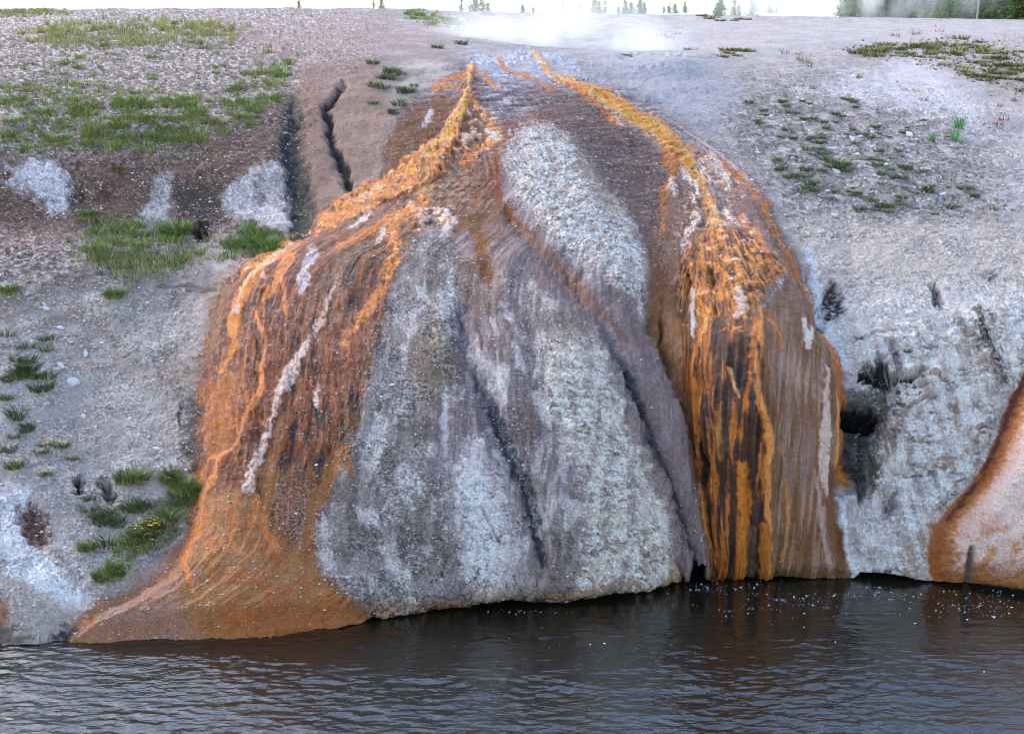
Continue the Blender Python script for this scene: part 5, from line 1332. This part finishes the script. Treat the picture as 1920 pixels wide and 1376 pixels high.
# right slope
scatter('dark', 74, [(1420, 300), (1470, 250), (1640, 260), (1760, 330), (1840, 360), (1820, 400), (1600, 400), (1500, 360)], 5, 12, 'dark low plant on the gravel slope right of the mound', 'low plants on the right gravel slope', 'plant', -0.6)
scatter('dark', 44, [(1380, 150), (1700, 190), (1800, 260), (1500, 270), (1420, 240)], 4, 9, 'tiny dark plant on the upper right gravel slope', 'tiny plants on the upper right slope', 'plant')
scatter('dark', 9, [(1470, 315), (1600, 310), (1600, 360), (1480, 360)], 8, 15, 'bushy dark plant in the patch below the white flat stone', 'dark plants below the white stone', 'plant')
for u, v, h_, w_ in [(1800, 240, 34, 'tallest of three bright green rush clumps'), (1790, 262, 30, 'middle one of three bright green rush clumps'), (1750, 265, 24, 'smallest leftmost bright green rush clump')]:
    put_plant('rush', u, v, h_, w_ + ' on the right slope', 'rushes on the right slope', 'rush')
for u, v in [(1495, 104), (1472, 102), (1500, 115), (1512, 117), (1717, 169), (1696, 167), (1733, 190), (1871, 200), (1805, 142), (1611, 297), (1424, 230), (1745, 390), (1862, 398), (1770, 209), (1525, 166), (1612, 148), (1520, 125), (1902, 190)]:
    put_plant('yellow', u, v, random.uniform(9, 14), 'sprig of small yellow flowers on the pale right slope', 'yellow flowers on the right slope', 'flower')
for u, v in [(1880, 230), (1870, 238), (1890, 222), (1680, 68), (1715, 66), (1760, 62), (1240, 68), (1255, 72), (1270, 66)]:
    put_plant('red', u, v, 12, 'reddish brown weed on the grey plateau', 'red weeds on the plateau', 'weed')
scatter('moss', 70, [(1580, 97), (1640, 84), (1760, 74), (1920, 95), (1920, 180), (1850, 160), (1700, 115)], 6, 11, 'flat olive cushion plant on the raised patch, upper right of photo', 'cushion plants at the upper right', 'cushion plant')
scatter('moss', 8, [(1290, 36), (1400, 37), (1400, 39), (1300, 39)], 4, 6, 'rusty mat of low plants on the far plateau', 'rusty plants on the far plateau', 'cushion plant')
scatter('moss', 10, [(1290, 100), (1350, 92), (1430, 104), (1440, 108), (1330, 108)], 5, 8, 'brown low plant along the lip behind the mound', 'brown plants behind the mound', 'cushion plant')
scatter('green', 16, [(760, 26), (800, 24), (880, 50), (830, 50)], 9, 16, 'green tuft on the brow left of the steam', 'grass tufts left of the steam', 'grass tuft')
scatter('dark', 14, [(700, 130), (780, 140), (750, 220), (710, 210)], 8, 16, 'small green plant on the grey shoulder left of the crest', 'plants on the left shoulder of the mound', 'plant')
for u, v in [(865, 83), (818, 90), (700, 120)]:
    put_plant('dark', u, v, 12, 'small green plant near the steaming crest', 'plants near the steaming crest', 'plant')
put_plant('dark', 1615, 632, 10, 'dark moss tuft on the cliff above the cave', None, 'moss tuft')
put_plant('dark', 1700, 660, 8, 'small dark tuft on the cliff right of the cave', None, 'moss tuft')
# fill grass
allv, allf, allc = [], [], []; off = 0
for n_, pp, hp, pal, cl_, w_ in [
    (1000, [(0, 165), (90, 150), (230, 165), (420, 185), (520, 110), (570, 120), (470, 230), (330, 285), (0, 285)], (8, 18), GRN + OLV[:1] + STRAW, -0.1, 0.05),
    (500, [(0, 80), (420, 75), (560, 90), (500, 170), (0, 180)], (5, 10), GRN + STRAW, 0.08, 0.05),
    (900, [(40, 62), (160, 38), (300, 38), (470, 50), (430, 84), (180, 90), (60, 88)], (7, 19), OLV + STRAW[:2], -0.12, 0.04),
    (260, [(0, 21), (100, 19), (130, 24), (60, 30), (0, 32)], (6, 12), OLV, -1, 0.04),
    (280, [(120, 440), (200, 408), (320, 420), (420, 480), (330, 510), (180, 505)], (12, 24), GRN + STRAW, -0.3, 0.05),
    (160, [(150, 470), (330, 470), (320, 530), (250, 540), (180, 520)], (14, 24), STRAW + GRN[:1], -0.3, 0.04),
    (160, [(420, 485), (460, 425), (530, 440), (500, 470)], (12, 24), GRN + DRK, -1, 0.05),
    (260, [(0, 240), (330, 250), (420, 240), (400, 300), (0, 310)], (8, 14), STRAW + DRK, -0.05, 0.04),
    (240, [(180, 1080), (240, 1030), (320, 940), (350, 880), (352, 930), (300, 1020), (220, 1085)], (12, 24), GRN + STRAW, -0.4, 0.05),
    (260, [(1400, 290), (1470, 220), (1760, 300), (1850, 370), (1600, 410), (1500, 380)], (4, 8), DRK + STRAW, -0.3, 0.05),
    (700, [(1580, 97), (1640, 84), (1760, 72), (2000, 95), (2000, 190), (1850, 160), (1700, 115)], (3, 7), BRN, -0.1, 0.10),
    (160, [(750, 25), (800, 23), (900, 52), (830, 54)], (6, 12), GRN + OLV, -1, 0.05),
]:
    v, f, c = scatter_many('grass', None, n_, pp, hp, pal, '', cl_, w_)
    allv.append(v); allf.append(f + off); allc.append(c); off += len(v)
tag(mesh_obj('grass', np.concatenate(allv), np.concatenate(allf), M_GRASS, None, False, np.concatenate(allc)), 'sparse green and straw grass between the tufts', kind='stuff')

# ------------------------------------------------------------------ trees
def conifer(seed, height, width, n_br, leaf, pal, low=0.02, name='pine_tree', rough=0.0):
    r_ = np.random.default_rng(seed)
    prof = 1 + rough * r_.uniform(-0.8, 0.6, (12, 6))
    root = empty(name)
    k_ = 8; tv, tf = [], []
    for s in range(7):
        t = s / 6; rad = 0.02 * height * (1 - 0.93 * t)
        for a in range(k_): tv.append((rad * math.cos(a * 6.283 / k_) + 0.02 * math.sin(3 * t), rad * math.sin(a * 6.283 / k_), height * t))
    for s in range(6):
        for a in range(k_):
            b = (a + 1) % k_
            tf.append((s * k_ + a, s * k_ + b, (s + 1) * k_ + b)); tf.append((s * k_ + a, (s + 1) * k_ + b, (s + 1) * k_ + a))
    mesh_obj('trunk', tv, tf, M_BARK, root, True, np.tile(lin(104, 92, 82), (len(tv), 1)))
    V_, C_ = [], []
    for b in range(n_br):
        t = low + (1 - low) * r_.random() ** 1.1
        a = r_.uniform(0, 6.283)
        reach = width * (1 - t) ** 0.8 * r_.uniform(0.5, 1.1) * prof[int(t * 11.9), int(a / 6.2832 * 5.99)] + 0.12
        c0 = np.array(pal[r_.integers(len(pal))]) * r_.uniform(0.7, 1.25)
        m_ = 4 + int(reach / width * 9)
        for j in range(m_):
            q = (j + r_.random()) / m_
            ctr = np.array([math.cos(a) * reach * q, math.sin(a) * reach * q, height * t - 0.25 * reach * q * q + 0.1 * reach * q]) + r_.normal(0, leaf * 0.5, 3)
            d1 = r_.normal(0, 1, 3); d1 /= np.linalg.norm(d1); d2 = r_.normal(0, 1, 3); d2 -= d1 * (d1 @ d2); d2 /= np.linalg.norm(d2)
            s1 = leaf * r_.uniform(0.6, 1.4); s2 = leaf * 0.35
            V_ += [ctr - d2 * s2, ctr + d1 * s1, ctr + d2 * s2]
            C_ += [c0 * r_.uniform(0.85, 1.2)] * 3
    V_ = np.array(V_)
    part_stuff('crown', V_, np.arange(len(V_)).reshape(-1, 3), M_LEAF, root, False, np.array(C_))
    return root
FOR = [lin(74, 98, 46), lin(92, 116, 52), lin(60, 82, 42), lin(112, 128, 60)]
fproto = [conifer(1, 9, 1.9, 900, 0.22, FOR, 0.01), conifer(2, 7, 1.6, 800, 0.20, FOR, 0.0), conifer(3, 10, 2.1, 950, 0.24, FOR + [lin(128, 136, 62)], 0.02)]
fproto += [conifer(4, 9, 2.0, 300, 0.30, FOR, 0.05, 'pine_tree', 0.9), conifer(5, 8, 2.6, 260, 0.32, FOR, 0.1, 'pine_tree', 1.0), conifer(6, 10, 1.3, 220, 0.26, FOR, 0.15, 'pine_tree', 1.0)]
fused = [False] * 6
def put_tree(k_, x, y, z, s, label, group):
    o = fproto[k_] if not fused[k_] else copy_tree(fproto[k_])
    fused[k_] = True
    o.location = (x, y, z); o.rotation_euler = (0, 0, random.uniform(0, 6.28)); o.scale = (s, s, s)
    tag(o, label, 'tree', group)
def xz_at(u, v, d):
    w_ = world(np.array([float(u)]), np.array([float(v)]), d)[0]
    return w_[0], w_[2]
# far single trees along the skyline: (u, top row, distance, crown width px)
for u, vt, d, k_ in [(865, -14, 190, 0), (893, -22, 210, 2), (560, 2, 260, 1), (700, 0, 300, 2), (715, -4, 310, 1), (1056, -2, 230, 0), (1086, 3, 250, 1), (1115, -8, 260, 2), (1135, -4, 265, 0), (1160, 8, 270, 1), (1172, 2, 270, 0), (1183, 6, 280, 1), (1200, -2, 270, 2),
                     (1245, 12, 280, 1), (1255, 6, 280, 0), (1266, 10, 285, 1), (1285, 4, 290, 0), (1352, -4, 200, 1), (1378, -12, 190, 0), (1412, -2, 180, 1), (1444, -4, 260, 2), (905, -4, 215, 0), (915, 8, 220, 0), (1064, 10, 235, 0), (1124, 4, 262, 0), (1208, 6, 272, 0), (1344, 8, 205, 0), (1386, 4, 195, 0), (1456, 6, 262, 0), (720, 8, 312, 0), (1000, 12, 290, 0), (980, 10, 300, 0)]:
    x_, z_ = xz_at(u, vt, d)
    k_ = random.choice([3, 4, 5]); hh_ = [9, 8, 10][k_ - 3]; s_ = random.uniform(0.6, 1.15)
    put_tree(k_, x_, d, z_ - hh_ * s_, s_, ('pale misty' if d > 225 else 'sharper darker') + ' conifer on the skyline, ' + ('far left' if u < 800 else 'just left of the steam' if u < 950 else 'behind the steam' if u < 1150 else 'in the cluster right of the steam' if u < 1300 else 'nearest the wood'), 'conifers along the skyline')
# the wood on the right: two staggered rows
for n_ in range(34):
    u = 1588 + n_ * 15 + random.uniform(-6, 6)
    d = random.uniform(93, 118)
    x_, z_ = xz_at(u, 33, d)
    zz = 1.0 + 5.0 * float(sstep(12, 26, np.array(x_))) * float(sstep(78, 92, np.array(d))) * 0.97
    if u < 1590: continue
    put_tree(random.randrange(3), x_, d, min(zz, 5.75), random.uniform(0.7, 1.1), ['dark', 'mid green', 'yellowish'][n_ % 3] + ' bushy conifer in the wood at right, ' + ('left edge behind steam' if u < 1720 else 'between steam and dead tree' if u < 1830 else 'right of the dead tree'), 'conifers in the wood on the right')
# dead snag
def limb(pts, rads, k_=7):
    v, f = [], []
    for (p, r_) in zip(pts, rads):
        for a in range(k_): v.append((p[0] + r_ * math.cos(a * 6.283 / k_), p[1] + r_ * math.sin(a * 6.283 / k_), p[2]))
    for s in range(len(pts) - 1):
        for a in range(k_):
            b = (a + 1) % k_
            f.append((s * k_ + a, s * k_ + b, (s + 1) * k_ + b)); f.append((s * k_ + a, (s + 1) * k_ + b, (s + 1) * k_ + a))
    return v, f
x_, z_ = xz_at(1832, 35, 90)
sn = empty('dead_tree', (x_, 90, z_))
tag(sn, 'bare silver grey dead tree in front of the wood', 'tree')
v, f = limb([(0, 0, -0.3), (0.02, 0, 2), (-0.03, 0, 4.5), (0, 0, 7)], [0.07, 0.06, 0.045, 0.02])
mesh_obj('trunk', v, f, M_BARK, sn, True, np.tile(lin(140, 130, 124), (len(v), 1)))
for a, z0, l_ in [(0.2, 0.9, 0.7), (3.0, 1.2, 0.8), (0.1, 1.5, 0.6), (3.3, 0.6, 0.5), (5.5, 2.2, 0.8), (2.4, 2.8, 0.7), (0.4, 3.5, 0.6)]:
    v, f = limb([(0, 0, z0), (math.cos(a) * l_ * 0.5, math.sin(a) * l_ * 0.5, z0 + 0.05), (math.cos(a) * l_, math.sin(a) * l_, z0 - 0.2)], [0.035, 0.025, 0.008], 5)
    mesh_obj('branch', v, f, M_BARK, sn, True, np.tile(lin(176, 168, 164), (len(v), 1)))

# ------------------------------------------------------------------ steam
def steam_mat(name, dens, scale, thr, seed, stretch=(1, 1, 1)):
    m = bpy.data.materials.new(name); m.use_nodes = True
    nt = m.node_tree; nt.nodes.clear()
    out = nd(nt, 'ShaderNodeOutputMaterial'); pv = nd(nt, 'ShaderNodeVolumePrincipled')
    pv.inputs['Color'].default_value = (0.97, 0.97, 0.97, 1); pv.inputs['Anisotropy'].default_value = 0.25
    tc = nd(nt, 'ShaderNodeTexCoord')
    geo = nd(nt, 'ShaderNodeNewGeometry')
    mp = nd(nt, 'ShaderNodeMapping'); mp.inputs['Location'].default_value = (seed, seed * 0.7, 0); mp.inputs['Scale'].default_value = stretch
    nt.links.new(geo.outputs['Position'], mp.inputs['Vector'])
    nz = nd(nt, 'ShaderNodeTexNoise'); nz.inputs['Scale'].default_value = scale; nz.inputs['Detail'].default_value = 4; nz.inputs['Distortion'].default_value = 0.6
    nt.links.new(mp.outputs[0], nz.inputs['Vector'])
    ln = nd(nt, 'ShaderNodeVectorMath', operation='LENGTH'); nt.links.new(tc.outputs['Object'], ln.inputs[0])
    fall = math_n(nt, 'POWER', math_n(nt, 'MAXIMUM', math_n(nt, 'SUBTRACT', 1.0, ln.outputs['Value']), 0.0), 1.8)
    nn = math_n(nt, 'MAXIMUM', math_n(nt, 'SUBTRACT', nz.outputs[0], thr), 0.0)
    dd_ = math_n(nt, 'MULTIPLY', math_n(nt, 'MULTIPLY', nn, fall), dens)
    nt.links.new(dd_, pv.inputs['Density']); nt.links.new(pv.outputs[0], out.inputs['Volume'])
    return m
def ellipsoid(name, ctr, rad, mat, label):
    import bmesh
    bm = bmesh.new(); bmesh.ops.create_icosphere(bm, subdivisions=3, radius=1)
    me = bpy.data.meshes.new(name); bm.to_mesh(me); bm.free(); me.materials.append(mat)
    o = bpy.data.objects.new(name, me); COL.objects.link(o); o.location = ctr; o.scale = rad
    return tag(o, label, kind='stuff')
x_, z_ = xz_at(1050, 70, 33)
ellipsoid('steam', (x_, 33, z_ + 0.1), (3.6, 3.5, 1.15), steam_mat('steam_spring', 6.0, 0.9, 0.42, 3), 'white steam rising from the spring behind the crest')
x_, z_ = xz_at(930, 72, 32)
ellipsoid('steam', (x_, 33, z_ + 0.1), (2.2, 2.5, 0.7), steam_mat('steam_crest', 4.5, 1.2, 0.42, 6), 'thin steam trailing left over the crest')
x_, z_ = xz_at(1215, 88, 32)
ellipsoid('steam', (x_, 33, z_ + 0.05), (1.5, 2.0, 0.45), steam_mat('steam_lip', 3.5, 2.2, 0.36, 9), 'low steam behind the dark lip')
x_, z_ = xz_at(1470, 690, 16.5)
ellipsoid('steam', (x_, 16.3, z_), (0.55, 0.4, 0.5), steam_mat('steam_wisp', 1.6, 3.0, 0.36, 13), 'thin steam wisp over the dripping face')
x_, z_ = xz_at(1690, 8, 84)
ellipsoid('steam', (x_ + 0, 86, z_ + 0.4), (8.0, 5.0, 2.6), steam_mat('steam_wood', 2.8, 0.55, 0.46, 21, (1.6, 1, 0.6)), 'steam drifting in front of the wood')
x_, z_ = xz_at(1530, 4, 110)
ellipsoid('steam', (x_, 115, z_ + 1), (9.0, 8.0, 4.0), steam_mat('steam_pool', 1.4, 0.3, 0.3, 31), 'bright steam cloud beyond the plateau left of the wood')
ellipsoid('steam', (4, 165, 8), (45, 22, 9), steam_mat('steam_bank', 0.045, 0.08, 0.2, 41), 'pale steam bank veiling the skyline trees')

# prototypes that were not needed
def drop(root):
    for ch in list(root.children): drop(ch)
    bpy.data.objects.remove(root, do_unlink=True)
for lst in PT_.values():
    for root, used in lst:
        if not used: drop(root)
for k_, u_ in enumerate(fused):
    if not u_: drop(fproto[k_])
for k_, u_ in enumerate(used_proto):
    if not u_: drop(protos[k_])
